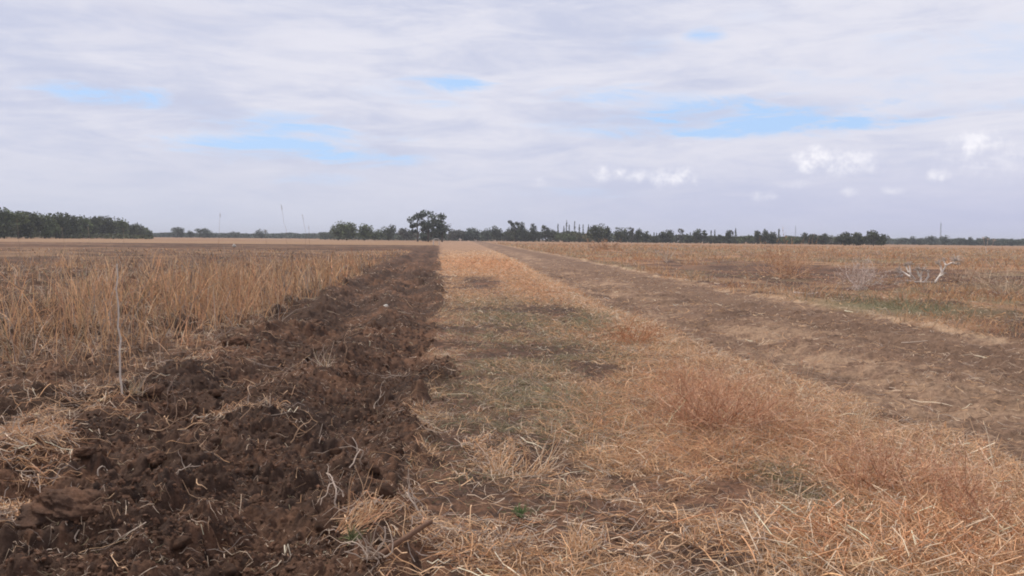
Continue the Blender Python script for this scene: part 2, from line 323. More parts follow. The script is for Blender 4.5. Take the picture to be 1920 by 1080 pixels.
# ------------------------------------------------------------------ materials
def mat(name, rough=0.9, nscale=30, namt=0.3, bump=0.0, bscale=60, spec=0.15, base=None, hue=None, trans=0.0):
    m = bpy.data.materials.new(name); m.use_nodes = True; t = m.node_tree; q = G(t); b = t.nodes['Principled BSDF']
    b.inputs['Roughness'].default_value = rough; b.inputs['Specular IOR Level'].default_value = spec
    tcn = t.nodes.new('ShaderNodeTexCoord'); v = tcn.outputs['Object']
    if base is None:
        a = t.nodes.new('ShaderNodeAttribute'); a.attribute_name = 'Col'; c = a.outputs['Color']
    else: c = base
    nz = q.noise(v, nscale, 6, 0.65)
    f = q.m('ADD', 1.0-namt, q.m('MULTIPLY', q.ramp(nz, 0.3, 0.7, False), 2*namt))
    cc = q.mix(1.0, c, q.comb(f, f, f), 'MULTIPLY')
    t.links.new(cc, b.inputs['Base Color'])
    if bump:
        bn = t.nodes.new('ShaderNodeBump'); bn.inputs['Strength'].default_value = bump; bn.inputs['Distance'].default_value = 0.018
        hn = q.m('ADD', q.noise(v, bscale, 6, 0.7), q.m('MULTIPLY', q.noise(v, bscale*3.7, 4, 0.6), 0.5))
        t.links.new(hn, bn.inputs['Height']); t.links.new(bn.outputs[0], b.inputs['Normal'])
    if trans:
        tr = t.nodes.new('ShaderNodeBsdfTranslucent'); t.links.new(cc, tr.inputs[0]); mx = t.nodes.new('ShaderNodeMixShader'); mx.inputs[0].default_value = trans
        t.links.new(b.outputs[0], mx.inputs[1]); t.links.new(tr.outputs[0], mx.inputs[2]); t.links.new(mx.outputs[0], t.nodes['Material Output'].inputs[0])
    return m
M_GROUND = mat('earth', 0.95, 30, 0.38, 0.9, 60, 0.1)
M_SOIL = mat('clod_soil', 0.95, 30, 0.38, 0.9, 60, 0.1)
M_GRASS = mat('dry_grass', 0.75, 12, 0.12, trans=0.25)
M_STALK = mat('dry_stalk', 0.8, 40, 0.2)
M_LEAF = mat('foliage', 0.7, 0.9, 0.35, trans=0.15)
M_BARK = mat('bark', 0.9, 3, 0.3, base=(0.10, 0.075, 0.055))
M_PIPE = mat('pale_metal', 0.5, 8, 0.15, base=(0.55, 0.52, 0.48), spec=0.4)
M_STEEL = mat('grey_steel', 0.5, 3, 0.15, base=(0.22, 0.23, 0.25), spec=0.4)
M_PLASTIC = mat('white_plastic', 0.5, 30, 0.15, base=(0.56, 0.51, 0.44), spec=0.4)

# ------------------------------------------------------------------ ground
rows = [-6, -3, -1, 0.5, 1.2, 1.8, 2.2]; r_ = 2.4
while r_ < 9000:
    rows.append(r_); r_ *= 1.0031 if r_ < 15 else 1.006 if r_ < 60 else (1.012 if r_ < 400 else 1.05)
rows = np.array(rows); NC = 1300
u = np.linspace(-1, 1, NC); u = np.sign(u)*(0.8*abs(u)+0.2*abs(u)**4)
half = 2.3+0.80*np.maximum(rows, 0)+np.where(rows < 2.4, 3.0, 0)+1.2*np.maximum(rows-60, 0)
XX = (u[None]*half[:, None]+0.05*rows[:, None]).ravel(); YY = np.repeat(rows, NC)
z_ = zones(XX, YY); ZZ = H(XX, YY, z_)
nr = len(rows); ii = (np.arange(nr-1)[:, None]*NC+np.arange(NC-1)[None]).ravel()
me = mesh('ground', np.stack([XX, YY, ZZ], 1), np.stack([ii, ii+1, ii+NC+1, ii+NC], 1), gcol(XX, YY, z_), M_GROUND, True)
obj('ground', me, kind='structure')
def Hp(x, y): return float(H(np.array([float(x)]), np.array([float(y)]))[0])

# ------------------------------------------------------------------ sampling points with even screen density
def scatter(n, dmin, dmax, a0=-36, a1=44, pw=1.0):
    """n points between two distances; density falls with the square of the distance when pw is 1"""
    t = RNG.random(n); d = dmin*(dmax/dmin)**(t**pw); a = np.radians(a0+(a1-a0)*RNG.random(n))
    return d*np.sin(a), d*np.cos(a), d
def paths(x, y, z, h, az, lean, bend, k=4):
    """upright stems: height h, leaning towards az by lean*h, tip drooping by bend*h"""
    t = np.linspace(0, 1, k)[None]; out = np.zeros((len(x), k, 3)); h = h[:, None]
    hor = (lean[:, None]*t+bend[:, None]*t**2.2)*h
    out[..., 0] = x[:, None]+np.sin(az)[:, None]*hor; out[..., 1] = y[:, None]+np.cos(az)[:, None]*hor
    out[..., 2] = z[:, None]+h*t-(0.45*bend[:, None]**1*t**3)*h-0.01
    return out
def lying(x, y, zf, L, az, curl, k=5, lift=0.02):
    t = np.linspace(-0.5, 0.5, k)[None]; out = np.zeros((len(x), k, 3)); L = L[:, None]; c = curl[:, None]
    a, b = t*L, c*L*(t**2-0.08)
    out[..., 0] = x[:, None]+np.cos(az)[:, None]*a-np.sin(az)[:, None]*b; out[..., 1] = y[:, None]+np.sin(az)[:, None]*a+np.cos(az)[:, None]*b
    zz = H(out[..., 0].ravel(), out[..., 1].ravel()).reshape(len(x), k)
    top = zz.max(1)[:, None]*0.5+zz*0.5
    out[..., 2] = top+0.004+lift*RNG.random((len(x), 1))*(1+RNG.normal(size=(len(x), k))*0.5)+RNG.normal(size=(len(x), 1))*t*L*0.15
    return out
def pick(cols, n, w=None, jit=0.16):
    i = RNG.choice(len(cols), n, p=w); c = np.array(cols)[i]; return np.clip(c*np.exp(RNG.normal(size=(n, 1))*jit), 0.01, 0.85)
PAL = dict(straw=(0.64, 0.415, 0.245), gold=(0.60, 0.345, 0.18), orange=(0.60, 0.33, 0.19), red=(0.46, 0.245, 0.145), pale=(0.74, 0.57, 0.41), grey=(0.42, 0.33, 0.26), green=(0.24, 0.235, 0.14), olive=(0.34, 0.28, 0.17), brown=(0.20, 0.12, 0.08))
def pal(names): return [PAL[n] for n in names]
def wid(d, w, f=0.00042): return np.maximum(w, f*d)

# --- verge: matted dry grass
def verge_grass():
    parts = []
    x, y, d = scatter(470000, 2.2, 100, -20, 44, 0.85); z = zones(x, y); c = cover(x, y, z); gr, og, so = masks(x, y)
    pr = z['verge']*(1-0.75*ss(y, 45, 90))*ss(c+0.8*(fbm(x, y, 6.0, 75, 3)-0.5), 0.30, 0.78)
    keep = RNG.random(len(x)) < pr; x, y, d, gr, og, c = [q[keep] for q in (x, y, d, gr, og, c)]; n = len(x)
    pg = np.clip(gr*0.95, 0, 0.85); po = np.clip(og*0.60+0.10*ss(fbm(x, y, 0.9, 81, 4), 0.45, 0.65), 0, 0.85); r = RNG.random(n)
    col = pick(pal(['straw', 'gold', 'pale', 'grey']), n, [0.46, 0.26, 0.14, 0.14]); o = pick(pal(['orange', 'gold', 'red']), n, [0.5, 0.32, 0.18]); gn = pick(pal(['green', 'olive', 'grey']), n, [0.38, 0.37, 0.25])
    col = np.where((r < po)[:, None], o, col); col = np.where((RNG.random(n) < pg)[:, None], gn, col); rimp = np.exp(-((x-track_l(y)+0.30)/0.38)**2)*0.7; col = np.where((RNG.random(n) < rimp)[:, None], pick(pal(['straw', 'pale']), n), col)
    h = (0.022+0.06*RNG.random(n)**1.6)*(0.65+0.7*c)*(1+0.5*og)
    P_ = paths(x, y, H(x, y), h*1.1, RNG.random(n)*6.283, RNG.random(n)*1.1, RNG.random(n)*1.5, 4)
    parts.append(ribbons(P_, wid(d, 0.0042, 0.0006)*(0.5+0.9*RNG.random(n)), col*np.exp(RNG.normal(size=(n, 1))*0.15)))
    return parts
V, F, C = cat(verge_grass()); obj('dry_grass', mesh('dry_grass', V, F, C, M_GRASS), kind='stuff', label='matted short dry grass on the verge between ploughed strip and track', category='grass')
# --- straws lying about on the verge
def litter():
    x, y, d = scatter(42000, 2.2, 40, -22, 44, 0.8); z = zones(x, y); c = cover(x, y, z); gr, og, so = masks(x, y)
    keep = RNG.random(len(x)) < np.clip(z['verge']*(0.35+0.5*c)+z['trk']*0.30+z['strip']*0.035+z['lf']*0.22+z['rf']*0.4, 0, 1)
    x, y, d, og = x[keep], y[keep], d[keep], og[keep]; n = len(x)
    L = 0.05+0.17*RNG.random(n)**2; L *= np.where(RNG.random(n) < 0.06, 1.9, 1)
    col = pick(pal(['straw', 'pale', 'gold', 'grey', 'brown']), n, [0.34, 0.22, 0.12, 0.20, 0.12]); az = RNG.random(n)*6.283
    P_ = lying(x, y, None, L, az, RNG.normal(size=n)*0.32, 5, 0.03); rr = (wid(d, 0.0044, 0.0006)*(0.35+0.85*RNG.random(n)**2)*0.55)[:, None]*np.array([1, 1, 0.9, 0.75, 0.5])[None]
    return tubes(P_, rr, col, 3)
def fibres():
    x, y, d = scatter(60000, 2.3, 40, -50, 3, 0.85); z = zones(x, y); keep = RNG.random(len(x)) < z['strip']*(0.10+0.35*ss(fbm(x, y, 1.4, 161, 3), 0.45, 0.62))+z['lf']*0.5; x, y, d = x[keep], y[keep], d[keep]; n = len(x)
    P_ = lying(x, y, None, (0.015+0.07*RNG.random(n)**2)*np.clip(d/6, 1, 2.2), RNG.random(n)*6.283, RNG.normal(size=n)*0.5, 4, 0.02)
    return ribbons(P_, wid(d, 0.0028, 0.0005)*(0.5+0.7*RNG.random(n)), pick(pal(['pale', 'grey', 'straw', 'olive', 'brown']), n, [0.3, 0.28, 0.14, 0.1, 0.18]))
def chaff():
    x, y, d = scatter(26000, 3, 60, 2, 50, 0.8); z = zones(x, y); keep = RNG.random(len(x)) < z['trk']*(0.15+0.6*ss(fbm(x, y, 1.1, 171, 3), 0.45, 0.62)); x, y, d = x[keep], y[keep], d[keep]; n = len(x)
    P_ = lying(x, y, None, (0.02+0.10*RNG.random(n)**2.5)*np.clip(d/8, 1, 2.0), RNG.random(n)*6.283, RNG.normal(size=n)*0.3, 4, 0.015)
    return ribbons(P_, wid(d, 0.0032, 0.0006)*(0.5+0.7*RNG.random(n)), pick(pal(['pale', 'straw', 'grey', 'brown']), n, [0.2, 0.35, 0.2, 0.25]))
V, F, C = chaff(); obj('track_chaff', mesh('track_chaff', V, F, C, M_GRASS), kind='stuff', label='flecks of straw and chaff scattered along the dirt track', category='chaff')
V, F, C = fibres(); obj('root_fibres', mesh('root_fibres', V, F, C, M_GRASS), kind='stuff', label='fine pale root fibres and chaff strewn over the ploughed soil', category='chaff')
V, F, C = litter(); obj('straw_litter', mesh('straw_litter', V, F, C, M_STALK), kind='stuff', label='loose dry straws and stalks lying scattered over the ground', category='straw')
# --- left field: standing dry grass over the clods
def left_grass():
    parts = []
    x, y, d = scatter(72000, 3.4, 88, -50, 2, 0.8); z = zones(x, y)
    n1 = fbm(x, y, 0.40, 121, 3); n2 = fbm(x, y, 1.7, 123, 3)
    edgeb = np.exp(-((x-STRIP_L+1.6)/1.8)**2)*ss(y, 6.5, 11); dens = z['lf']*(0.10+0.90*np.maximum(ss(d, 8, 18), edgeb))*np.clip(ss(n1*0.45+n2*0.55+0.10*edgeb, 0.50, 0.58)+0.03, 0, 1)
    dens = dens*(1-0.55*ss(-x/np.maximum(y, 1)+0.25*(n1-0.5), 0.30, 0.52))
    keep = RNG.random(len(x)) < dens; x, y, d, n1 = x[keep], y[keep], d[keep], n1[keep]; n = len(x)
    tx = x+RNG.normal(size=n)*0.03; ty = y+RNG.normal(size=n)*0.03
    redness = np.clip(0.6*ss(fbm(x*0.6, y*0.25, 1.0, 125, 3), 0.45, 0.65)+0.8*np.exp(-((x-STRIP_L+2)/2.5)**2), 0, 1); r = RNG.random(n)
    col = pick(pal(['straw', 'gold', 'grey', 'olive', 'brown']), n, [0.22, 0.14, 0.34, 0.12, 0.18]); o = pick(pal(['gold', 'orange', 'straw', 'red']), n, [0.36, 0.26, 0.3, 0.08]); col = np.where((r < np.clip(redness*0.8*(0.35+0.65*ss(d, 7, 14)), 0, 1))[:, None], o, col)*0.80; tl_ = RNG.random(n) < 0.05; col = np.where(tl_[:, None], np.clip(col*1.6, 0, 0.8), col)
    eb = np.exp(-((x-STRIP_L+1.8)/2.0)**2)*ss(y, 7.5, 11)*(1-ss(y, 26, 45)); h = 0.05+0.17*RNG.random(n)**1.3+eb*0.95*RNG.random(n)**1.2; tall = RNG.random(n) < 0.07*(1-ss(d, 30, 60))*(0.15+0.85*ss(d, 8, 15)); h = np.where(tall, 0.38+0.55*RNG.random(n), h)
    P_ = paths(tx, ty, H(tx, ty), h, RNG.random(n)*6.283, np.abs(RNG.normal(size=n))*0.30, RNG.random(n)**2*0.7, 4)
    col = col*np.exp(RNG.normal(size=(n, 1))*0.22); parts.append(ribbons(P_, wid(d, 0.0062, 0.00095)*(0.5+0.8*RNG.random(n)), col))
    # taller tufts standing out of the field
    m_ = 760; cx = STRIP_L-0.3-22*RNG.random(m_)**1.6*1.0; cy = 4.5+34*RNG.random(m_)**1.5; cx = np.where(RNG.random(m_) < 0.55, cx, STRIP_L-0.2-cy*0.9*RNG.random(m_)); k = 15
    tx = np.repeat(cx, k)+RNG.normal(size=m_*k)*0.10; ty = np.repeat(cy, k)+RNG.normal(size=m_*k)*0.10; hh = np.repeat((0.20+0.45*RNG.random(m_))*(0.30+0.70*ss(cy, 7.5, 14)), k)*(0.4+0.75*RNG.random(m_*k)); kk = RNG.random(m_*k) < np.repeat(RNG.random(m_)*(1-0.7*ss(-cx/cy, 0.34, 0.55)), k)
    tx, ty, hh = tx[kk], ty[kk], hh[kk]; n = len(tx); d = np.hypot(tx, ty); cl = np.repeat(RNG.random(m_), k)[kk]
    col = np.where((cl < 0.5)[:, None], pick(pal(['gold', 'orange', 'straw']), n), pick(pal(['pale', 'straw', 'grey', 'straw']), n))
    P_ = paths(tx, ty, H(tx, ty), hh, RNG.random(n)*6.283, np.abs(RNG.normal(size=n))*0.25, RNG.random(n)**2*0.5, 5)
    parts.append(ribbons(P_, wid(d, 0.0075, 0.00105)*(0.45+0.7*RNG.random(n)), col*np.exp(RNG.normal(size=(n, 1))*0.15)))
    # short matted leaves near the ground
    x, y, d = scatter(70000, 3.0, 40, -50, 2, 0.8); z = zones(x, y); n1 = fbm(x, y, 1.3, 127, 4)
    keep = RNG.random(len(x)) < z['lf']*ss(n1, 0.48, 0.58)*(0.25+0.45*ss(d, 5, 14)); x, y, d = x[keep], y[keep], d[keep]; n = len(x)
    col = pick(pal(['grey', 'straw', 'brown', 'pale', 'olive']), n, [0.34, 0.2, 0.22, 0.12, 0.12])*0.9
    P_ = paths(x, y, H(x, y), 0.04+0.13*RNG.random(n), RNG.random(n)*6.283, RNG.random(n)*1.3, RNG.random(n)*1.4, 4)
    parts.append(ribbons(P_, wid(d, 0.0060, 0.0009)*(0.7+0.6*RNG.random(n)), col))
    return parts
V, F, C = cat(left_grass()); obj('tall_dry_grass', mesh('tall_dry_grass', V, F, C, M_GRASS), kind='stuff', label='tall dry golden grass standing over the cloddy field at left', category='grass')
# --- straw mats on the clods at the near left
def mats():
    parts = []
    for (px, py, hx, hy, n) in [(50, 840, 90, 75, 1050), (40, 970, 60, 30, 170), (380, 690, 150, 25, 260), (170, 760, 110, 35, 260), (80, 650, 160, 40, 420), (420, 790, 60, 14, 60), (690, 1005, 40, 14, 50), (900, 1030, 130, 45, 380), (920, 850, 90, 45, 260), (520, 790, 60, 20, 40), (1250, 1010, 220, 60, 200), (1650, 990, 270, 100, 620), (1780, 860, 90, 40, 150)]:
        pts = np.array([P(px+hx*RNG.normal()*0.5, py+hy*RNG.normal()*0.5) for _ in range(n)]); x, y = pts[:, 0], pts[:, 1]; d = np.hypot(x, y)
        L = 0.06+0.16*RNG.random(n)**1.5; col = pick(pal(['straw', 'gold', 'orange', 'pale', 'grey', 'brown']), n, [0.28, 0.16, 0.08, 0.16, 0.20, 0.12])
        P_ = lying(x, y, None, L*1.25, RNG.random(n)*6.283, RNG.normal(size=n)*0.28, 5, 0.05)
        parts.append(tubes(P_, (0.0027*(0.35+0.85*RNG.random(n)**1.5))[:, None]*np.array([1, 1, 0.9, 0.75, 0.5])[None], col, 3))
    return parts
V, F, C = cat(mats()); obj('straw_mat', mesh('straw_mat', V, F, C, M_STALK), kind='stuff', label='tangled mats of dry grass lying on the soil in the foreground', category='straw')
def coarse():
    n = 950; pts = np.array([P(1730+RNG.normal()*140, 1020+RNG.normal()*45) for _ in range(n)]); x, y = pts[:, 0], pts[:, 1]
    P_ = paths(x, y, H(x, y)+0.02, 0.03+0.09*RNG.random(n), RNG.random(n)*6.283, 0.4+RNG.random(n)*1.6, RNG.normal(size=n)**2*0.2, 5)
    return tubes(P_, (0.0015+0.0020*RNG.random((n, 1)))*np.array([1, 1, 0.95, 0.85, 0.7])[None], pick([(0.74, 0.47, 0.28), (0.66, 0.36, 0.19), (0.78, 0.60, 0.42), (0.55, 0.27, 0.14)], n), 5)
V, F, C = coarse(); obj('coarse_stubble', mesh('coarse_stubble', V, F, C, M_STALK, True), kind='stuff', label='coarse crossed orange straws in the lower right corner of the verge', category='straw')
# --- right field: sparse weeds and dry tufts
def right_grass():
    x, y, d = scatter(150000, 6, 260, 2, 50, 0.8); z = zones(x, y); gr, og, so = masks(x, y); n1 = fbm(x*0.5, y*0.3, 1.0, 131, 4); n2 = fbm(x, y, 1.8, 133, 3)
    tr = track_r(y); rim = np.exp(-((x-tr-1.0)/1.2)**2)
    keep = RNG.random(len(x)) < z['rf']*np.clip(ss(0.6*n1+0.4*n2+0.12*rim-0.22*so+0.05*gr+0.05*ss(y, 60, 120), 0.46, 0.58), 0, 1)
    x, y, d, gr, so = x[keep], y[keep], d[keep], gr[keep], so[keep]; n = len(x); redness = ss(fbm(x*0.3, y*0.14, 1.0, 101, 4), 0.42, 0.60)
    col = pick(pal(['straw', 'gold', 'grey', 'pale', 'olive']), n, [0.3, 0.2, 0.24, 0.08, 0.18]); o = pick(pal(['gold', 'orange', 'red']), n, [0.45, 0.35, 0.2]); gn = pick(pal(['green', 'olive']), n)
    col = np.where((RNG.random(n) < redness*0.75)[:, None], o, col); col = np.where((RNG.random(n) < np.clip(gr, 0, 0.8))[:, None], gn, col)*0.85
    h = (0.05+0.22*RNG.random(n)**1.5)*(0.7+0.5*ss(d, 10, 40))*(0.7+0.9*ss(fbm(x*0.4, y*0.25, 1.0, 137, 3), 0.45, 0.62)); h = np.where(RNG.random(n) < 0.03, h*2.2, h)
    P_ = paths(x, y, H(x, y), h, RNG.random(n)*6.283, np.abs(RNG.normal(size=n))*0.4, RNG.random(n)*0.8, 4)
    return ribbons(P_, wid(d, 0.0045, 0.0007)*(0.7+0.5*RNG.random(n)), col)
V, F, C = right_grass(); obj('field_weeds', mesh('field_weeds', V, F, C, M_GRASS), kind='stuff', label='sparse dry weeds and tufts across the open field right of the track', category='weeds')
# --- low green weeds among the verge and near the track
def weeds():
    x, y, d = scatter(90000, 2.4, 45, -20, 44, 0.8); z = zones(x, y); gr, og, so = masks(x, y); n2 = fbm(x, y, 3.0, 141, 3)
    keep = RNG.random(len(x)) < np.clip((z['verge']+z['rf'])*gr*ss(n2, 0.42, 0.60)*1.3+z['verge']*0.04*ss(n2, 0.5, 0.6), 0, 1)
    x, y, d = x[keep], y[keep], d[keep]; n = len(x); col = pick([(0.13, 0.15, 0.075), (0.19, 0.19, 0.11), (0.24, 0.21, 0.13)], n)
    P_ = paths(x, y, H(x, y), 0.015+0.05*RNG.random(n), RNG.random(n)*6.283, RNG.random(n)*1.3, RNG.random(n)*0.9, 3)
    return ribbons(P_, wid(d, 0.0045, 0.0005)*(0.7+0.6*RNG.random(n)), col)
V, F, C = weeds(); obj('low_weeds', mesh('low_weeds', V, F, C, M_GRASS), kind='stuff', label='low grey-green weeds creeping through the dry verge', category='weeds')

# ------------------------------------------------------------------ clods and crumbs
def ico(sub):
    import bmesh
    bm = bmesh.new(); bmesh.ops.create_icosphere(bm, subdivisions=sub, radius=1); bm.verts.ensure_lookup_table()
    V = np.array([v.co[:] for v in bm.verts]); F = np.array([[v.index for v in f.verts] for f in bm.faces]); bm.free(); return V, F
I1 = ico(1); I2 = ico(2); I4 = ico(4); I5 = ico(5)
def n3(V, s, seed):
    return (fbm(V[:, 0]+V[:, 2]*0.7, V[:, 1]-V[:, 2]*0.6, s, seed, 3)+fbm(V[:, 2]+3.1, V[:, 0]*0.8+V[:, 1]*0.5, s, seed+7, 3))/2-0.5
def clod_mesh(name, seed, dims, sub=I4, rough=1.0):
    r = np.random.default_rng(seed); V = sub[0].copy()
    for _ in range(9):                        # chop flat facets as broken soil has
        a = r.normal(size=3); a /= np.linalg.norm(a); c = 0.62+0.28*r.random(); dd = V@a; V = V-np.maximum(dd-c, 0)[:, None]*a*0.85
    rr = 1+0.75*n3(V, 1.3, seed)*rough+0.50*n3(V, 4.5, seed+3)*rough+0.34*n3(V, 13, seed+5)+0.16*n3(V, 34, seed+6)
    V = V*rr[:, None]*np.array(dims)*0.5
    c1 = np.clip(n3(V/max(dims), 6, seed+9)*3+0.5, 0, 1)
    C_ = SOIL[None]*(1-c1[:, None])*1.15+SOIL2[None]*c1[:, None]*1.0
    return mesh(name, V, sub[1], C_, M_SOIL, True, 3)
def crumbs(n, smin, smax, dmax, a0, a1, fn, pw=1.0):
    x, y, d = scatter(n, 2.3, dmax, a0, a1, pw); z = zones(x, y); keep = RNG.random(n) < fn(x, y, z); x, y, d = x[keep], y[keep], d[keep]; n = len(x)
    s = (smin+(smax-smin)*RNG.random(n)**2.5)*np.clip(d/5, 1, 1.3); zz = H(x, y)+s*0.02
    V0, F0 = I1; V = V0[None]*(1+RNG.normal(size=(n, len(V0), 1))*0.17)*(0.5+0.5*RNG.random((n, 1, 3)))*s[:, None, None]*0.5+np.stack([x, y, zz], 1)[:, None]
    F = F0[None]+(np.arange(n)*len(V0))[:, None, None]
    t = RNG.random(n)[:, None]; C = (SOIL*(1-t)+SOIL2*t)*(0.9+0.6*RNG.random((n, 1))); C = np.where(z['trk'][keep][:, None] > 0.5, C*1.35, C)
    return V.reshape(-1, 3), F.reshape(-1, 3), np.repeat(C, len(V0), 0)
V, F, C = crumbs(110000, 0.008, 0.036, 14, -38, 40, lambda x, y, z: np.clip(z['strip']+0.6*z['lf']+0.04*z['verge'], 0, 1)*(0.2+0.8*ss(fbm(x, y, 1.7, 151, 3), 0.4, 0.6)), 0.85)
obj('soil_crumbs', mesh('soil_crumbs', V, F, C, M_SOIL, False, 3), kind='stuff', label='small broken crumbs of brown soil over the ploughed strip', category='soil')

BIG = [  # px, py (centre), width m, depth, height, label
    (148, 985, 0.44, 0.30, 0.20, 'large brown soil slab overhanging a dark hollow at the bottom left'),
    (482, 928, 0.10, 0.09, 0.09, 'dark rounded soil clod touching a lighter reddish clod'),
    (445, 922, 0.10, 0.10, 0.08, 'light reddish-brown soil clod just left of the dark rounded clod'),
    (335, 1010, 0.12, 0.12, 0.09, 'reddish-brown angular soil clod near the bottom edge of the ploughed strip'),
    (555, 1002, 0.11, 0.10, 0.08, 'reddish-brown soil clod beside the straw bunch at the bottom of the strip'),
    (290, 878, 0.14, 0.12, 0.09, 'grey-brown soil clod below the left straw mat, on the left half of the strip'),
    (165, 868, 0.16, 0.12, 0.08, 'flattened pinkish-brown soil clod at the right end of the foreground straw mat'),
    (285, 735, 0.22, 0.16, 0.13, 'dark soil clod right of the foot of the tall pale stalk'),
    (500, 838, 0.12, 0.10, 0.08, 'brown soil clod below the forked pale twigs in the middle of the strip'),
    (445, 655, 0.30, 0.2, 0.16, 'dark soil clod at the foot of the leaning golden stem'),
    (590, 598, 0.3, 0.24, 0.12, 'big dark soil clod heap where the tall grass meets the ploughed strip'),
    (700, 810, 0.12, 0.11, 0.09, 'reddish soil clod near the right side of the ploughed strip'),
    (425, 1040, 0.10, 0.09, 0.07, 'brown soil clod on the bottom edge, left of the straw bunch'),
]
for i, (px, py, a, b, c, lab) in enumerate(BIG):
    x, y = P(px, py, 0.07); o = obj('soil_clod', clod_mesh('soil_clod', 900+i*13, (a, b, c), I5, 1.6 if a > 0.2 else 1.15), loc=(x, y, Hp(x, y)+c*(0.12 if a > 0.4 else 0.10)), label=lab, category='soil clod', group='large clods of ploughed soil'); o.rotation_euler.z = i*1.7
protos = [clod_mesh('soil_clod', 700+i*31, (1, 0.8, 0.62), ico(3)) for i in range(7)]
rs = random.Random(4); cnt = 0
while cnt < 190:
    d = 2.9*(14/2.9)**(rs.random()); a = math.radians(-32+30*rs.random()); x, y = d*math.sin(a), d*math.cos(a)
    zz = zones(np.array([x]), np.array([y]))
    if zz['strip'][0]+0.7*zz['lf'][0] < 0.6: continue
    s = (0.035+0.085*rs.random()**2.2)*(1.0+0.9*zz['lf'][0])
    o = obj('soil_clod', protos[cnt % 7], loc=(x, y, Hp(x, y)+s*0.08), label='loose fist-sized brown soil clod lying on the ploughed ground', category='soil clod', group='loose clods on the ploughed ground')
    o.scale = (s, s, s); o.rotation_euler = (rs.uniform(-.4, .4), rs.uniform(-.4, .4), rs.random()*6.28); cnt += 1

# ------------------------------------------------------------------ twigs, roots and stalks
def branch(rng, p, d, L, r, depth, out, wob=0.35, spread=0.8, kids=3, k=7, taper=0.55, up=0.0):
    pts = [np.array(p, float)]; d = np.array(d, float); d /= np.linalg.norm(d)
    for i in range(k-1):
        d = d+rng.normal(size=3)*wob*0.5; d[2] += up; d /= np.linalg.norm(d); pts.append(pts[-1]+d*L/(k-1))
    out.append((np.array(pts), r*np.linspace(1, taper, k)))
    if depth > 0:
        for j in range(kids):
            q = rng.integers(max(1, k//3), k); dd = d+rng.normal(size=3)*spread
            branch(rng, pts[q], dd, L*(0.45+0.35*rng.random()), r*taper*0.85, depth-1, out, wob, spread, kids, k, taper, up)
def twig_mesh(name, out, col, jit=0.12, sides=5, m=None):
    P_ = np.array([o[0] for o in out]); R_ = np.array([o[1] for o in out]); n = len(out)
    c = np.clip(np.array(col)[None]*np.exp(RNG.normal(size=(n, 1))*jit), 0.01, 0.8)
    V, F, C = tubes(P_, R_, c, sides); return mesh(name, V, F, C, m or M_STALK, True)
PALE = (0.52, 0.41, 0.32); TAN = (0.50, 0.33, 0.21); DULL = (0.34, 0.24, 0.18); RUST = (0.32, 0.15, 0.085)
TW = [  # px,py, size m, azimuth deg, elevation deg, radius, depth, colour, label
    (655, 880, 0.17, 60, 25, 0.0035, 1, PALE, 'pale crooked forked root standing out of the soil, centre right of the strip'),
    (632, 945, 0.17, 100, 45, 0.004, 2, PALE, 'bundle of pale twisted roots just below the crooked forked root'),
    (795, 975, 0.20, 110, 40, 0.0038, 2, PALE, 'pale branching dead twigs rising beside the thick brown branch'),
    (545, 805, 0.16, 40, 30, 0.0032, 1, TAN, 'tan forked twig with upturned tips in the middle of the ploughed strip'),
    (450, 795, 0.22, 10, 10, 0.003, 2, TAN, 'tan tangle of low twigs left of the upturned forked twig'),
    (275, 780, 0.30, 5, 8, 0.0035, 1, TAN, 'long pale root lying nearly flat below the dark clod by the tall stalk'),
    (185, 935, 0.08, 100, 60, 0.003, 0, PALE, 'small pale crooked stem above the large soil slab'),
    (150, 925, 0.12, 50, 40, 0.003, 1, TAN, 'tan forked sprig at the lower edge of the foreground straw mat'),
    (243, 985, 0.07, 95, 55, 0.0025, 0, DULL, 'short dull stem in the dark hollow at the right of the large slab'),
    (85, 1030, 0.08, 100, 60, 0.003, 0, PALE, 'short pale stem at the very bottom left corner'),
    (142, 1010, 0.04, 70, 50, 0.003, 0, PALE, 'tiny white curled root on the shadowed face of the large slab'),
    (330, 935, 0.10, 30, 20, 0.0028, 1, PALE, 'small pale forked root right of the large slab, mid strip'),
    (375, 870, 0.13, 60, 30, 0.0028, 2, TAN, 'small tan sprig of roots in the left half of the ploughed strip'),
    (702, 738, 0.16, 120, 45, 0.0035, 1, PALE, 'whitish dangling root beside a dark hollow, upper right of the strip'),
    (715, 695, 0.20, 20, 25, 0.003, 2, PALE, 'pale little root tangle above the whitish dangling root'),
    (640, 690, 0.25, -20, 10, 0.003, 1, TAN, 'thin tan twig lying across the upper middle of the strip'),
    (800, 760, 0.10, 100, 50, 0.003, 0, PALE, 'short white stem poking up at the right rim of the strip'),
    (470, 745, 0.16, 110, 50, 0.0035, 0, TAN, 'short bent tan stalk on the upper left of the ploughed strip'),
    (520, 700, 0.35, 70, 40, 0.003, 2, DULL, 'thin branching dull twig in front of the tall grass edge'),
    (310, 745, 0.25, 60, 50, 0.003, 1, DULL, 'thin grey twig leaning right of the tall pale stalk'),
    (670, 840, 0.10, 80, 60, 0.003, 0, PALE, 'short pale stem above the crooked forked root'),
    (1040, 960, 0.16, 80, 35, 0.0028, 1, TAN, 'thin crooked tan stem on the bare patch of the verge'),
    (1340, 970, 0.20, -40, 10, 0.0038, 1, TAN, 'curved tan stalk ending on the bare soil patch of the verge'),
    (1410, 1035, 0.22, -25, 6, 0.0032, 0, PALE, 'pale arched stalk lying on bare soil at the bottom of the verge'),
    (1235, 1030, 0.20, -70, 8, 0.003, 0, TAN, 'straight tan stalk lying towards the camera at the bottom of the verge'),
]
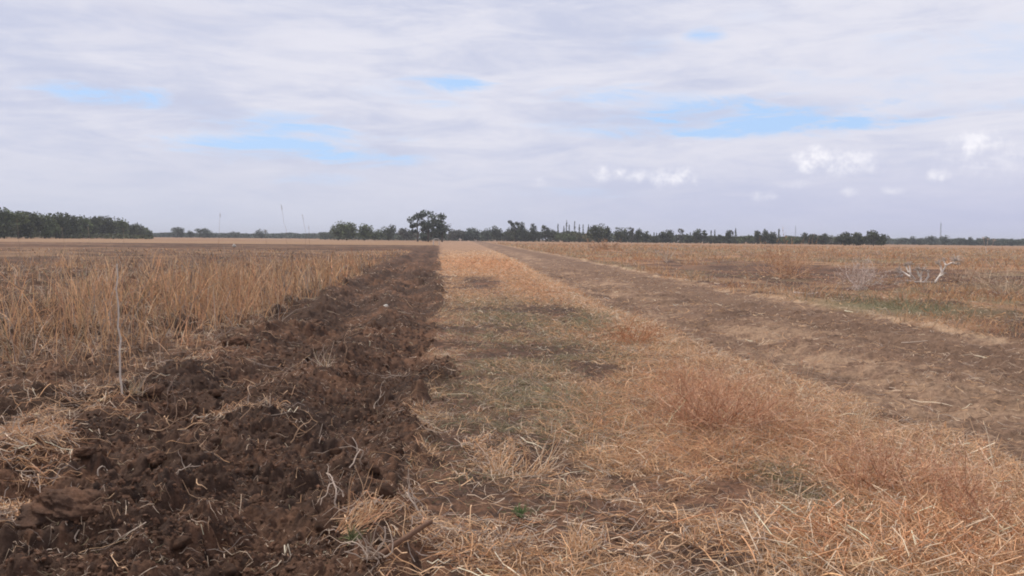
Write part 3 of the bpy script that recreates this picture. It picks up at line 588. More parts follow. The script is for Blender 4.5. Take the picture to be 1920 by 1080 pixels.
for i, (px, py, s, az, el, r, dep, col, lab) in enumerate(TW):
    rng = np.random.default_rng(50+i); out = []; a, e = math.radians(az), math.radians(el)
    zb = 0.07 if px < 830 else 0.0
    x, y = P(px, py, zb); dist = math.hypot(x, y); s *= 1.35; r *= 1.45
    branch(rng, (0, 0, 0), (math.cos(a)*math.cos(e), math.sin(a)*math.cos(e)*0.5, math.sin(e)), s, r*0.8, dep, out, 0.75 if el > 7 else 0.35, 0.9, 3, 8, 0.6)
    zmin = min(o[0][:, 2].min() for o in out)
    obj('dry_twig', twig_mesh('dry_twig', out, col), loc=(x, y, Hp(x, y)+0.012-max(zmin, -0.03)), label=lab, category='twig', group='dead twigs and roots turned up on the soil')
# thick brown branch at the bottom
rng = np.random.default_rng(5); out = []; x, y = P(690, 1072, 0.07); x2, y2 = P(815, 1018, 0.05); dv = np.array([x2-x, y2-y, 0.05])
branch(rng, (0, 0, 0), dv, float(np.linalg.norm(dv)), 0.012, 0, out, 0.10, 0.7, 2, 9, 0.8)
br = obj('fallen_branch', twig_mesh('fallen_branch', out, (0.17, 0.095, 0.06), sides=8), loc=(x, y, Hp(x, y)+0.03), label='thick brown branch lying on the soil at the bottom edge of the strip', category='branch')
out = []
for k in range(9): branch(rng, (0.02*k*0.4, 0.01*k*0.3, 0.01), (rng.normal()*0.6-0.3, rng.normal()*0.3, 0.5+0.3*rng.random()), 0.08+0.08*rng.random(), 0.0036, 1, out, 0.5, 0.8, 2, 7)
obj('twig', twig_mesh('twig', out, (0.44, 0.34, 0.26)), br, label='pale side twigs')
# straw bunch (690,1000)
def bunch(px, py, n, h, az0, spread, cols, lab, name='grass_bunch', r=0.0016, catg='grass bunch', group=None, el=35, zb=0.05, curl=0.35):
    rng = np.random.default_rng(px); x, y = P(px, py, zb); dist = math.hypot(x, y); out = []
    for k in range(n):
        a = math.radians(az0+rng.normal()*spread); e = math.radians(el+rng.normal()*22)
        branch(rng, rng.normal(size=3)*h*0.16*np.array([1, 1, 0.05]), (math.cos(a)*math.cos(e), math.sin(a)*math.cos(e), abs(math.sin(e))), h*(0.35+0.8*rng.random()), max(r*1.5, 0.00035*dist), 0, out, curl, 0.5, 2, 7, 0.35)
    P_ = np.array([o[0] for o in out]); R_ = np.array([o[1] for o in out]); V, F, C = tubes(P_, R_, pick(cols, n), 4)
    return obj(name, mesh(name, V, F, C, M_STALK, True), loc=(x, y, Hp(x, y)), label=lab, category=catg, **({'group': group} if group else {}))
S_ = pal(['straw', 'gold', 'orange']); SP = pal(['straw', 'pale', 'gold']); GR_ = [(0.16, 0.18, 0.08), (0.22, 0.2, 0.1)]
bunch(665, 1010, 60, 0.26, 40, 22, S_, 'orange-tan straw bunch fanned to the upper right at the bottom of the strip', el=22)
bunch(665, 1025, 50, 0.07, 90, 80, GR_, 'small green grass tuft under the orange-tan straw bunch', el=50)
bunch(935, 870, 90, 0.20, 90, 60, SP, 'spiky yellow grass tuft at the left of the verge', el=42)
bunch(1000, 870, 50, 0.28, 20, 20, SP, 'pale grass blades fallen to the right of the spiky yellow tuft', el=18)
bunch(975, 948, 60, 0.06, 90, 70, [(0.12, 0.19, 0.07), (0.2, 0.2, 0.1)], 'small fresh green sprout on the bare soil of the verge', el=55)
bunch(1085, 1020, 60, 0.14, 90, 60, SP, 'yellow stubble tuft at the bottom of the verge, below the green sprout', el=50)
bunch(1300, 1000, 26, 0.11, 95, 18, SP, 'comb-like row of short yellow stubble on the bare patch', el=70)
bunch(610, 700, 30, 0.25, 110, 60, pal(['grey', 'pale', 'olive']), 'greyish-green sprig of weeds on the upper left of the strip', el=45)
bunch(250, 745, 70, 0.18, 90, 80, pal(['olive', 'straw', 'grey']), 'low grassy tuft round the foot of the tall pale stalk', el=60)
bunch(1835, 870, 40, 0.34, 160, 26, SP, 'pale straws fanned over the track edge at the right', el=14)
bunch(1890, 915, 45, 0.30, 150, 30, SP, 'pale straws fallen across the track rim at the right edge', el=15)
bunch(1480, 690, 20, 0.35, 170, 16, SP, 'pale straws lying on the track rim behind the rust-coloured bush', el=8)

# standing stalks
def stalk(px, py_base, py_top, px_top, r, col, lab, head=0, leaves=0, name='dry_stalk', catg='stalk', zb=0.07, group=None, bend=0.12, dist=None):
    """foot seen at (px,py_base); rises to the height seen at (px_top,py_top)"""
    rng = np.random.default_rng(px*7+py_base)
    x, y = P(px, py_base, zb) if dist is None else at(px, dist)
    d = math.hypot(x, y); g0 = Hp(x, y)
    v = ray(px_top, py_top); dh = math.hypot(v.x, v.y); top = np.array([v.x/dh*d, v.y/dh*d, CH+v.z/dh*d]); base = np.array([x, y, g0-0.01])
    t = np.linspace(0, 1, 12)[:, None]; side = np.array([1.0, 0.3, 0])*np.linalg.norm(top-base)*bend
    pts = base+(top-base)*t+side*(t*(1-t))+rng.normal(size=(12, 3))*0.009*t*(1-t)*4*np.linalg.norm(top-base)
    root = thing(name, lab, catg, tuple(base), 0, group); pts = pts-base; rr = max(r*(1.0 if zb else 1.6), 0.00016*d)
    V, F, C = tubes(pts[None], (rr*np.linspace(1, 0.55, 12))[None], np.array([col]), 6); obj('stem', mesh('stem', V, F, C, M_STALK, True), root)
    if leaves:
        out = []
        for k in range(leaves):
            q = rng.integers(2, 10); branch(rng, pts[q], (rng.normal(), rng.normal()*0.5, 0.9), 0.08+0.12*rng.random(), rr*0.5, 0, out, 0.3, 0.5, 2, 7, 0.3)
        obj('side_shoot', twig_mesh('side_shoot', out, col, sides=4), root)
    if head:
        out = []; dr = pts[-1]-pts[-3]; dr /= np.linalg.norm(dr)
        for k in range(16):
            s = rng.random(); branch(rng, pts[-1]-dr*head*0.8*s, dr+rng.normal(size=3)*0.35, head*0.35*(0.5+s*0.5), rr*0.45, 0, out, 0.2, 0.5, 2, 5, 0.4)
        obj('seed_head', twig_mesh('seed_head', out, tuple(np.array(col)*0.9), sides=4), root)
    return root
GOLD = (0.50, 0.29, 0.14)
stalk(229, 745, 495, 219, 0.0082, (0.64, 0.55, 0.46), 'tall pale mottled woody stalk standing upright in the left field', leaves=0, bend=-0.02)
stalk(204, 735, 590, 212, 0.0026, GOLD, 'yellow grass stem standing just left of the tall pale stalk', bend=0.03)
stalk(192, 690, 585, 200, 0.0024, GOLD, 'shorter yellow stem, second left of the tall pale stalk', bend=0.02)
stalk(425, 655, 487, 378, 0.0034, (0.54, 0.34, 0.18), 'long golden stem leaning left over the tall grass edge', leaves=2, bend=0.18)
stalk(523, 597, 513, 509, 0.0034, PALE, 'short pale bent stalk in the tall grass, right of the leaning golden stem', bend=0.12)
stalk(345, 640, 530, 353, 0.0026, GOLD, 'thin golden stem between tall pale stalk and leaning golden stem', bend=0.05)
stalk(98, 685, 605, 120, 0.0030, (0.52, 0.38, 0.27), 'pale leaning stem at the left, beneath the grove', bend=0.05)
stalk(30, 675, 560, 5, 0.0030, (0.5, 0.38, 0.3), 'pale leaning stem at the left edge of the photo', bend=0.05)
stalk(537, 560, 384, 527, 0.0022, DULL, 'tallest thin grass stem reaching above the horizon', head=0.16, bend=0.14)
stalk(575, 550, 403, 567, 0.0022, DULL, 'thin grass stem above the horizon, right of the tallest one', head=0.14, bend=0.12)
stalk(590, 545, 424, 579, 0.0026, (0.3, 0.2, 0.14), 'grass stem with a drooping brown seed head on the skyline', head=0.09, bend=-0.05)
stalk(418, 560, 400, 413, 0.0020, DULL, 'very thin stem crossing the horizon right of the left grove', head=0.12, bend=-0.10)
stalk(172, 540, 425, 165, 0.003, (0.56, 0.44, 0.33), 'stem with pale bent seed head in front of the grove', head=0.10, bend=0.06)
stalk(125, 545, 426, 116, 0.0026, (0.42, 0.31, 0.22), 'stem with slanting brown seed head, left of the pale-headed one', head=0.10, bend=0.06)
stalk(38, 540, 412, 32, 0.0024, (0.36, 0.27, 0.20), 'thin stem in front of the tallest part of the grove', head=0.10, bend=0.03)
stalk(236, 530, 428, 231, 0.0026, (0.40, 0.30, 0.22), 'stem with faint seed head before the right end of the grove', head=0.08, bend=0.03)
stalk(500, 555, 430, 497, 0.0022, DULL, 'fine grass stem just below the horizon, left of the tallest one', head=0.08, bend=0.02)
stalk(1138, 575, 545, 1130, 0.003, PALE, 'short pale stem on the verge rim beside the track', bend=0.05, zb=0)
stalk(1689, 575, 542, 1680, 0.004, (0.55, 0.43, 0.33), 'thin pale stalk on green weeds right of the track', bend=0.1, zb=0, leaves=1)

# ------------------------------------------------------------------ dried bushes
def bush(px, py, w, h, n, cols, lab, r=0.0016, name='dried_bush', depth=2, zb=0.0, catg='bush', kids=3, spread=0.6, elev=(15, 85)):
    rng = np.random.default_rng(px+py); x, y = P(px, py, zb); d = math.hypot(x, y); out = []
    root = thing(name, lab, catg, (x, y, Hp(x, y)))
    for k in range(n):
        a = rng.random()*6.283; e = math.radians(rng.uniform(*elev)); q = math.cos(e)*w*0.55; L = math.hypot(q, math.sin(e)*h)
        branch(rng, rng.normal(size=3)*w*0.12*np.array([1, 1, 0.05]), (math.cos(a)*q, math.sin(a)*q, math.sin(e)*h+0.02), L*(0.7+0.35*rng.random()), max(r*1.3, 0.00024*d)*1.4, depth, out, 0.22, spread, kids, 6, 0.6, 0.03)
    P_ = np.array([o[0] for o in out]); R_ = np.array([o[1] for o in out])
    C_ = pick(cols, len(out), None, 0.22); V, F, C = tubes(P_, R_, C_, 3); obj('twigs', mesh('twigs', V, F, C, M_STALK, False), root)
    # papery seed husks along the fine twigs
    E = P_[rng.integers(0, len(P_), len(P_)*3), rng.integers(2, 6, len(P_)*3)]; m_ = len(E); hs = np.maximum(0.004, 0.0005*d)*(0.6+rng.random(m_))
    dd = rng.normal(size=(m_, 3)); dd /= np.linalg.norm(dd, axis=1)[:, None]
    V, F, C = ribbons(np.stack([E, E+dd*hs[:, None]*1.2, E+dd*hs[:, None]*2.4], 1), hs*0.9, pick(cols, m_, None, 0.25)); obj('husks', mesh('husks', V, F, C, M_GRASS), root, kind='stuff')
    return root
RC = [(0.47, 0.245, 0.145), (0.58, 0.33, 0.20), (0.38, 0.185, 0.11), (0.64, 0.41, 0.27)]
bush(1345, 795, 1.05, 0.30, 105, RC, 'large rust-coloured dried bush spreading over the middle of the verge', elev=(10, 80))
bush(1650, 915, 0.70, 0.24, 46, RC, 'low rust-coloured dried bush at the lower right of the verge')
bush(1190, 645, 0.75, 0.20, 34, [(0.47, 0.24, 0.13), (0.42, 0.2, 0.1)], 'low orange dried bush on the verge behind the big rust-coloured one', r=0.0018)
bush(1800, 1000, 0.55, 0.22, 30, RC, 'rust-coloured dried sprays in the bottom right corner')
bush(1475, 520, 2.2, 0.8, 46, [(0.52, 0.29, 0.17), (0.56, 0.36, 0.22)], 'tall reddish-brown dried bush on the field beyond the track', r=0.004)
bush(1130, 468, 4.5, 0.35, 18, [(0.42, 0.24, 0.15), (0.45, 0.30, 0.19)], 'brown dried bush on the far track side, below the round dark tree', r=0.006)
bush(1610, 545, 1.3, 0.55, 34, [(0.60, 0.48, 0.41), (0.52, 0.42, 0.36)], 'pinkish-grey twiggy weed right of the track', r=0.004)
bush(1880, 560, 1.6, 0.6, 22, [(0.56, 0.42, 0.30), (0.6, 0.45, 0.32)], 'straw-coloured twiggy weed at the right edge of the field', r=0.004)
bush(1800, 530, 1.4, 0.4, 14, [(0.50, 0.35, 0.24), (0.45, 0.3, 0.2)], 'dull brown weed beside the pale branching thistle', r=0.004)

# pale thistles: forked stem with round heads
def thistle(px, py, arms, lab, r=0.014, col=(0.60, 0.52, 0.46)):
    rng = np.random.default_rng(px); x, y = P(px, py); d = math.hypot(x, y); root = thing('dead_thistle', lab, 'thistle', (x, y, Hp(x, y)+3.0*d/FPX)); s = d/FPX
    yw = Vector((x, y)).normalized(); R = np.array([yw.y, -yw.x, 0.0])          # to the right as seen from the road
    def W(a, b, dep=0): return R*a*s+np.array([0, 0, b*s])+np.array([yw.x, yw.y, 0])*dep*s
    st, hd = [], []
    for (pts, h) in arms:
        q = np.array([W(a, b, rng.normal()*4) for a, b in pts]); t = np.linspace(0, len(q)-1, 9); i0 = np.minimum(t.astype(int), len(q)-2); f = (t-i0)[:, None]
        st.append((q[i0]*(1-f)+q[i0+1]*f+rng.normal(size=(9, 3))*0.004*d/25, r*np.linspace(1.0, 0.6, 9)))
        if h: hd.append((q[-1], h*s))
    obj('stem', twig_mesh('stem', st, col, sides=6), root)
    for c, hr in hd:
        out = []
        for k in range(38):
            v = rng.normal(size=3); v[2] = abs(v[2])*0.9+0.1; out_d = v/np.linalg.norm(v); branch(rng, c, out_d, hr*(1.0+0.5*rng.random()), r*0.30, 0, out, 0.2, 0.5, 2, 4, 0.4)
        h_ = twig_mesh('seed_head', out, (0.56, 0.47, 0.40), sides=3); obj('seed_head', h_, root)
thistle(1733, 534, [([(-30, 0), (0, -1), (16, -1)], 0), ([(16, -1), (24, 12), (32, 28), (46, 36)], 9), ([(-15, 3), (-22, 12), (-24, 28)], 6), ([(-22, 8), (-32, 14), (-40, 18)], 6), ([(-5, 0), (-6, 10), (-4, 18)], 6), ([(26, 16), (24, 26), (20, 30)], 6), ([(-34, 10), (-40, 6)], 5), ([(32, 28), (28, 35)], 5), ([(-8, 8), (-12, 20)], 5), ([(22, 8), (30, 14)], 3), ([(38, 32), (50, 30)], 4), ([(-24, 14), (-30, 26)], 4), ([(0, -1), (6, 9), (5, 16)], 3), ([(-36, 14), (-44, 14)], 4)],
        'pale fallen branching thistle with round dry heads on the field right of the track', 0.032, (0.66, 0.57, 0.49))
thistle(1250, 494, [([(0, 0), (-4, 14), (-9, 30)], 3), ([(0, 0), (6, 10), (16, 24)], 3), ([(0, 0), (-12, 10), (-20, 18)], 2.5), ([(6, 10), (8, 26)], 2.5), ([(0, 0), (1, 18), (3, 34)], 2.5), ([(-6, 10), (-16, 20)], 2)],
        'pale upright fan-shaped thistle beyond the track, left of the reddish-brown bush', 0.018, (0.50, 0.40, 0.31))
thistle(1878, 558, [([(0, 0), (-6, 10), (-8, 22)], 2.5), ([(0, 0), (4, 12), (10, 22)], 2.5), ([(0, 0), (-12, 6), (-16, 14)], 2), ([(0, 0), (14, -2), (28, 0)], 0)],
        'pale small thistle at the right edge of the field', 0.010, (0.52, 0.42, 0.34))
thistle(1850, 478, [([(0, 0), (-3, 12), (-6, 24)], 3), ([(0, 0), (5, 10), (10, 20)], 3), ([(0, 0), (0, 12), (1, 22)], 2.5)],
        'pale upright thistle breaking the skyline at the far right', 0.030, (0.50, 0.40, 0.32))

# ------------------------------------------------------------------ small man-made or loose things
def stick(px, py, L, az, r, col, lab, name='bleached_stick', rz=0.0):
    rng = np.random.default_rng(px); out = []; a = math.radians(az); x, y = P(px, py)
    branch(rng, (0, 0, 0), (math.cos(a), math.sin(a), 0.03), L, r, 0, out, 0.08, 0.5, 2, 8, 0.75)
    return obj(name, twig_mesh(name, out, col, sides=6), loc=(x, y, Hp(x, y)+r*1.2), label=lab, category='stick')
stick(1487, 551, 0.62, -8, 0.022, (0.66, 0.56, 0.48), 'thick bleached stick lying on the far rim of the track')
stick(1478, 546, 0.16, 80, 0.016, (0.5, 0.4, 0.33), 'short bleached stub beside the thick bleached stick')
stick(1690, 634, 0.34, -12, 0.007, (0.60, 0.47, 0.36), 'thin pale straw stalk lying on the middle of the track')
stick(1668, 700, 0.16, -35, 0.006, (0.62, 0.48, 0.36), 'short pale stalk lying on the near half of the track')
stick(1580, 565, 0.4, -14, 0.009, (0.55, 0.42, 0.31), 'tan stalk on the pale straw line at the track rim')
def lump(px, py, dims, lab, m, name, catg, seed, zb=0.05, k=1.0):
    r = np.random.default_rng(seed); V = I4[0].copy(); rr = 1+1.8*n3(V, 1.6, seed)+1.7*n3(V, 5, seed+2); V = V*rr[:, None]*np.array(dims)*0.5
    x, y = P(px, py, zb); c = np.ones_like(V)*0.6
    return obj(name, mesh(name, V, I4[1], c, m, True, 3), loc=(x, y, Hp(x, y)+dims[2]*0.35), label=lab, category=catg)
lump(724, 577, (0.13, 0.10, 0.10), 'small crumpled off-white scrap on the ploughed strip', M_PLASTIC, 'plastic_scrap', 'litter', 33)
lump(439, 464, (0.36, 0.3, 0.34), 'tiny white plastic scrap far out in the left field', M_PLASTIC, 'plastic_scrap', 'litter', 37)
# bent pipe frame at the far end of the strip
x, y = at(818, 170); fr = thing('pipe_frame', 'small pale bent pipe frame at the far end of the ploughed strip', 'pipe frame', (x, y, Hp(x, y)))
t = np.linspace(0, math.pi, 9); arch = [(-0.55, 0, 0.55)]+[(-0.55*math.cos(a)*(1.0), 0, 1.05+0.18*math.sin(a)) for a in t]+[(0.55, 0, 0.0)]
V, F, C = tubes(np.array([arch]), np.full((1, len(arch)), 0.06), np.array([[0.5, 0.5, 0.5]]), 8); obj('arch', mesh('arch', V, F, C, M_PIPE, True), fr)
V, F, C = tubes(np.array([[(-0.55, 0, 0), (-0.55, 0, 0.3), (-0.55, 0, 0.6)]]), np.full((1, 3), 0.09), np.array([[0.5, 0.5, 0.5]]), 8); obj('post', mesh('post', V, F, C, M_PIPE, True), fr)

# ------------------------------------------------------------------ trees
def crown_pts(rng, shape, w, h, z0, n):
    """leaf clump centres: shape 0 rounded, 1 spire, 2 airy with separate heads"""
    if shape == 1:
        t = rng.random(n)**0.8; a = rng.random(n)*6.283; rr = (w/2)*((1-t)**0.9+0.02)*1.6*np.sqrt(rng.random(n))*(0.8+0.35*np.sin(t*17+a*2))
        return np.stack([np.cos(a)*rr, np.sin(a)*rr, z0+t*(h-z0)], 1)
    k = rng.integers(7, 12) if shape == 0 else 13; cs, rs_ = [], []
    for i in range(k):
        a = rng.random()*6.283; t = rng.random()
        if shape == 0: q = (w/2)*0.62*math.sqrt(rng.random()); zz = z0+(h-z0)*(0.22+0.58*t)*(1-0.35*(q/(w/2))**2); r = (h-z0)*(0.20+0.12*rng.random())
        else: q = (w/2)*0.75*math.sqrt(rng.random()); zz = z0+(h-z0)*(0.15+0.75*t); r = (h-z0)*(0.07+0.09*rng.random())
        cs.append((math.cos(a)*q, math.sin(a)*q, zz)); rs_.append((min(r*1.15, w*0.32), r))
    cs = np.array(cs); rs_ = np.array(rs_); i = rng.integers(0, k, n); v = rng.normal(size=(n, 3)); v /= np.linalg.norm(v, axis=1)[:, None]; v *= (rng.random((n, 1))**0.45)
    p = cs[i]+v*np.stack([rs_[i, 0], rs_[i, 0], rs_[i, 1]], 1)
    p[:, 2] = np.maximum(z0+(p[:, 2]-p[:, 2].min())*(h-z0)/(np.sort(p[:, 2])[-4]-p[:, 2].min()), 0.1)
    p[:, :2] *= (w/2)/np.quantile(np.abs(p[:, :2]), 0.985); return p
def leaf_mesh(rng, pts, size, base, lob=0.35):
    n = len(pts); a = rng.normal(size=(n, 3)); a /= np.linalg.norm(a, axis=1)[:, None]; b = np.cross(a, rng.normal(size=(n, 3))); b /= np.linalg.norm(b, axis=1)[:, None]
    s = size*(0.5+rng.random((n, 1)))*0.5; V = np.stack([pts-a*s*1.3, pts-b*s*0.8, pts+a*s*1.3, pts+b*s*0.8], 1).reshape(-1, 3)
    F = np.arange(n*4).reshape(-1, 4); cl = np.array([math.sin(p[0]*1.3+p[2]*1.7)*math.sin(p[1]*1.1-p[2]*0.9) for p in pts])
    C = np.array(base)[None]*np.exp(rng.normal(size=(n, 1))*0.3+cl[:, None]*0.5); return V, F, np.repeat(C, 4, 0)
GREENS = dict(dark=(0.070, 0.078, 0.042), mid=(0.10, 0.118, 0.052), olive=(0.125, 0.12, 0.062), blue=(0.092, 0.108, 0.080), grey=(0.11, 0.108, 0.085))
ntree = 0
def tree(px, top, wpx, d, lab, shape=0, green='dark', group=None, name='tree', z0f=0.12, dens=1.0):
    global ntree; ntree += 1
    rng = np.random.default_rng(ntree*17+3); x, y = at(px, d); g0 = Hp(x, y); v = ray(px, top); h = CH+v.z/math.hypot(v.x, v.y)*d-g0; w = wpx/FPX*d
    h = max(h, 1.5)
    root = thing(name, lab, 'tree', (x, y, g0), 0, group); n = int((900 if shape != 1 else 380)*dens*max(0.6, w*h/45)); n = min(n, 4200) if shape != 2 else int(min(n, 4200)*0.6)
    z0 = h*z0f if shape != 2 else h*0.25
    V, F, C = leaf_mesh(rng, crown_pts(rng, shape, w, h, z0, n), (0.55, 0.38, 0.6)[shape], GREENS[green]); obj('crown', mesh('crown', V, F, C, M_LEAF), root)
    out = [(np.array([(0.02*math.sin(i)*h*0.3, 0.01*i, h*0.75*i/7) for i in range(8)]), 0.035*h*np.linspace(1, 0.3, 8)*(0.6 if shape == 1 else 1))]
    if shape != 1:
        for k in range(6): 
            o2 = []; branch(rng, (0, 0, h*(0.15+0.08*k)), (rng.normal(), rng.normal(), 1.0), h*0.4, 0.014*h, 0, o2, 0.2, 0.5, 2, 8, 0.3); out += o2
    V, F, C = tubes(np.array([o[0] for o in out]), np.array([o[1] for o in out]), np.ones((len(out), 3))*0.1, 6); obj('trunk', mesh('trunk', V, F, C, M_BARK, True), root)
ORD = ['first', 'second', 'third', 'fourth', 'fifth', 'sixth', 'seventh', 'eighth', 'ninth', 'tenth', 'eleventh', 'twelfth', 'thirteenth', 'fourteenth', 'fifteenth', 'sixteenth', 'seventeenth', 'eighteenth', 'nineteenth', 'twentieth']
# dense grove at the far left, running away to the right
grove = [(-30, 392, 70, 300), (8, 389, 62, 305), (34, 396, 46, 315), (58, 398, 44, 320), (84, 402, 40, 330), (105, 399, 46, 335), (128, 401, 40, 350), (150, 405, 38, 360), (172, 406, 36, 370), (196, 406, 40, 385), (218, 410, 34, 400), (238, 416, 32, 420), (256, 419, 32, 440), (271, 426, 24, 455)]
GL = ['tree cut off by the left edge of the photo, in the dense left grove', 'tallest dark tree of the dense grove at the far left']
for i, (px, top, w, d) in enumerate(grove):
    lab = GL[i] if i < 2 else ('last low rounded tree at the right end of the dense left grove' if i == len(grove)-1 else ORD[i-2]+' dark tree right of the tallest tree in the dense left grove')
    tree(px, top, w, d, lab, 0, ['dark', 'mid', 'dark'][i % 3], 'trees of the dense left grove', z0f=0.02, dens=1.4)
far = [(332, 426, 30, 620, 'rounded bluish tree standing first right of the dense left grove'), (358, 432, 12, 640, 'tiny narrow tree between two rounded far trees right of the grove'), (384, 428, 34, 600, 'wider dark rounded tree, second right of the dense left grove'), (437, 434, 26, 700, 'very low far tree midway between left grove and middle trees'), (490, 430, 20, 640, 'small lone rounded tree left of the thin skyline grass stems')]
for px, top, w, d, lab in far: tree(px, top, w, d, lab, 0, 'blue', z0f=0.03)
mid = [(634, 420, 34, 400, 0, 'mid', 'left shoulder tree of the green clump left of the tall ragged tree'), (650, 415, 38, 395, 0, 'mid', 'highest round tree of the green clump left of the tall ragged tree'),
       (683, 420, 30, 400, 0, 'mid', 'green tree, second bump of the clump left of the tall ragged tree'), (703, 430, 32, 410, 0, 'mid', 'low green tree in the dip of the clump left of the tall ragged tree'),
       (729, 421, 26, 420, 0, 'dark', 'pointed dark tree standing between the green clump and the tall ragged tree'), (763, 428, 34, 430, 0, 'grey', 'low greyish tree directly left of the tall ragged tree'),
       (783, 400, 32, 330, 2, 'blue', 'left leaning half of the tall ragged tree group, centre of horizon'), (803, 394, 40, 330, 2, 'blue', 'tall ragged tree, the highest on the horizon near the centre'), (829, 400, 34, 332, 2, 'blue', 'feathery right half of the tall ragged tree group, centre of horizon'), (808, 430, 56, 335, 0, 'blue', 'dense lower tree filling the foot of the tall ragged tree'),
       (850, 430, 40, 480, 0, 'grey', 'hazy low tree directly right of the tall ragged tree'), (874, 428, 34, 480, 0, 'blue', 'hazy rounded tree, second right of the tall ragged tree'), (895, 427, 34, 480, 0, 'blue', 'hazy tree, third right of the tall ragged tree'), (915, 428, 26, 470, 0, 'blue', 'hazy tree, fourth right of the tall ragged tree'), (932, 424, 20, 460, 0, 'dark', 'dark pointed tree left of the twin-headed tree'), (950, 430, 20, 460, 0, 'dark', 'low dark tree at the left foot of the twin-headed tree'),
       (966, 414, 24, 440, 2, 'dark', 'airy twin-headed tree right of the hazy trees, left head'), (976, 417, 16, 441, 0, 'dark', 'right head tree beside the airy twin-headed tree'), (968, 432, 44, 440, 0, 'dark', 'wide dark tree under the airy twin-headed tree'),
       (986, 427, 14, 450, 0, 'dark', 'small dark tree right of the twin-headed tree'), (1000, 420, 13, 440, 0, 'dark', 'small round-headed tree on a visible stem left of the cypresses'), (1000, 433, 34, 442, 0, 'dark', 'low dark tree under the round-headed one'), (1023, 423, 17, 440, 2, 'dark', 'flat-topped small tree between round-headed tree and cypresses'), (1036, 430, 26, 450, 0, 'dark', 'low dark tree at the left foot of the cypresses')]
for px, top, w, d, sh, gn, lab in mid: tree(px, top, w, d, lab, sh, gn, z0f=0.05, dens=1.2)
cyp = [(1046, 419, 6), (1057, 424, 6), (1062, 413, 5), (1067, 421, 5), (1077, 415, 6), (1086, 421, 5), (1093, 421, 5), (1103, 421, 6)]
for i, (px, top, w) in enumerate(cyp):
    lab = 'tallest slender cypress of the central cluster' if px == 1062 else ('second tallest slender cypress, at the middle of the central cluster' if px == 1077 else ORD[i]+' cypress from the left in the central cluster')
    tree(px, top, w, 430, lab, 1, 'dark', 'cypresses of the central cluster', 'cypress_tree', z0f=0.0)
row = [(1060, 435, 40, 425, 0, 'mid', 'bright green tree below the left cypresses of the central cluster'), (1088, 436, 40, 425, 0, 'olive', 'olive-green tree below the right cypresses of the central cluster'), (1122, 420, 38, 380, 0, 'dark', 'big round dark tree directly right of the central cypresses'), (1138, 427, 16, 385, 0, 'dark', 'right shoulder tree of the big round dark tree'),
       (1165, 427, 30, 400, 0, 'dark', 'round dark tree just after the sky gap'), (1184, 427, 10, 405, 2, 'grey', 'thin grey tree between two dark ones after the sky gap'), (1196, 430, 15, 410, 0, 'dark', 'small pointed dark tree, third after the sky gap'), (1211, 434, 20, 420, 0, 'dark', 'low blocky dark tree, fourth after the sky gap'),
       (1226, 436, 4, 430, 1, 'dark', 'left small spire left of the mid-right trees'), (1231, 437, 4, 430, 1, 'dark', 'right small spire of the pair left of the mid-right trees'), (1243, 434, 14, 430, 0, 'dark', 'small round tree right of the pair of small spires'), (1255, 431, 14, 430, 0, 'dark', 'pointed tree, second right of the pair of small spires'), (1276, 430, 13, 430, 2, 'grey', 'pale airy tree standing above the dark row'),
       (1290, 440, 24, 440, 0, 'dark', 'low tree between the pale airy tree and the tall paired trees'), (1294, 436, 4, 431, 1, 'dark', 'tiny spire right of the pale airy tree'), (1305, 430, 20, 420, 0, 'dark', 'taller dark tree right of the tiny spire'), (1320, 432, 12, 420, 2, 'dark', 'slim airy tree right of the taller dark one'),
       (1333, 432, 4, 420, 1, 'dark', 'left thin spire of the close pair'), (1340, 431, 4, 420, 1, 'dark', 'right thin spire of the close pair'), (1350, 441, 22, 440, 0, 'dark', 'low tree right of the close pair of thin spires'), (1368, 432, 14, 420, 0, 'dark', 'rounded tree at the left of the dark pointed cypress'), (1379, 428, 6, 415, 1, 'dark', 'dark pointed cypress standing in the right-hand row'), (1396, 441, 30, 440, 0, 'mid', 'low green tree right of the dark pointed cypress'),
       (1420, 432, 14, 420, 0, 'dark', 'left tree of the bumpy trio'), (1435, 432, 16, 420, 0, 'dark', 'middle tree of the bumpy trio'), (1449, 435, 13, 420, 0, 'dark', 'right tree of the bumpy trio'), (1460, 429, 7, 415, 1, 'dark', 'lone cypress right of the bumpy trio'), (1482, 442, 46, 450, 0, 'mid', 'long low green tree below the left mast'),
       (1518, 437, 26, 430, 0, 'dark', 'round dark tree right of the left mast'), (1543, 438, 32, 430, 0, 'dark', 'second round dark tree right of the left mast'), (1565, 443, 24, 470, 0, 'grey', 'pale greyish low tree in the gap before the last big clump'), (1583, 435, 34, 360, 0, 'dark', 'left tree of the last big dark clump'), (1606, 436, 32, 360, 0, 'dark', 'middle tree of the last big dark clump'), (1638, 432, 40, 355, 0, 'dark', 'tallest right-hand tree of the last big dark clump')]
for px, top, w, d, sh, gn, lab in row: tree(px, top, w, d, lab, sh, gn, name='cypress_tree' if sh == 1 else 'tree', z0f=0.05 if sh != 1 else 0, dens=1.2)
rt = [(1690, 446, 24), (1712, 443, 12), (1730, 446, 22), (1748, 442, 18), (1771, 442, 16), (1790, 446, 22), (1808, 447, 20), (1821, 445, 10), (1836, 447, 22), (1850, 444, 10), (1872, 447, 24), (1895, 448, 26), (1925, 448, 26)]
for i, (px, top, w) in enumerate(rt): tree(px, top, w, 620, ORD[i]+' small tree right of the last big dark clump, in the far low line', 0, 'blue', 'trees of the far low line at right', z0f=0.0)
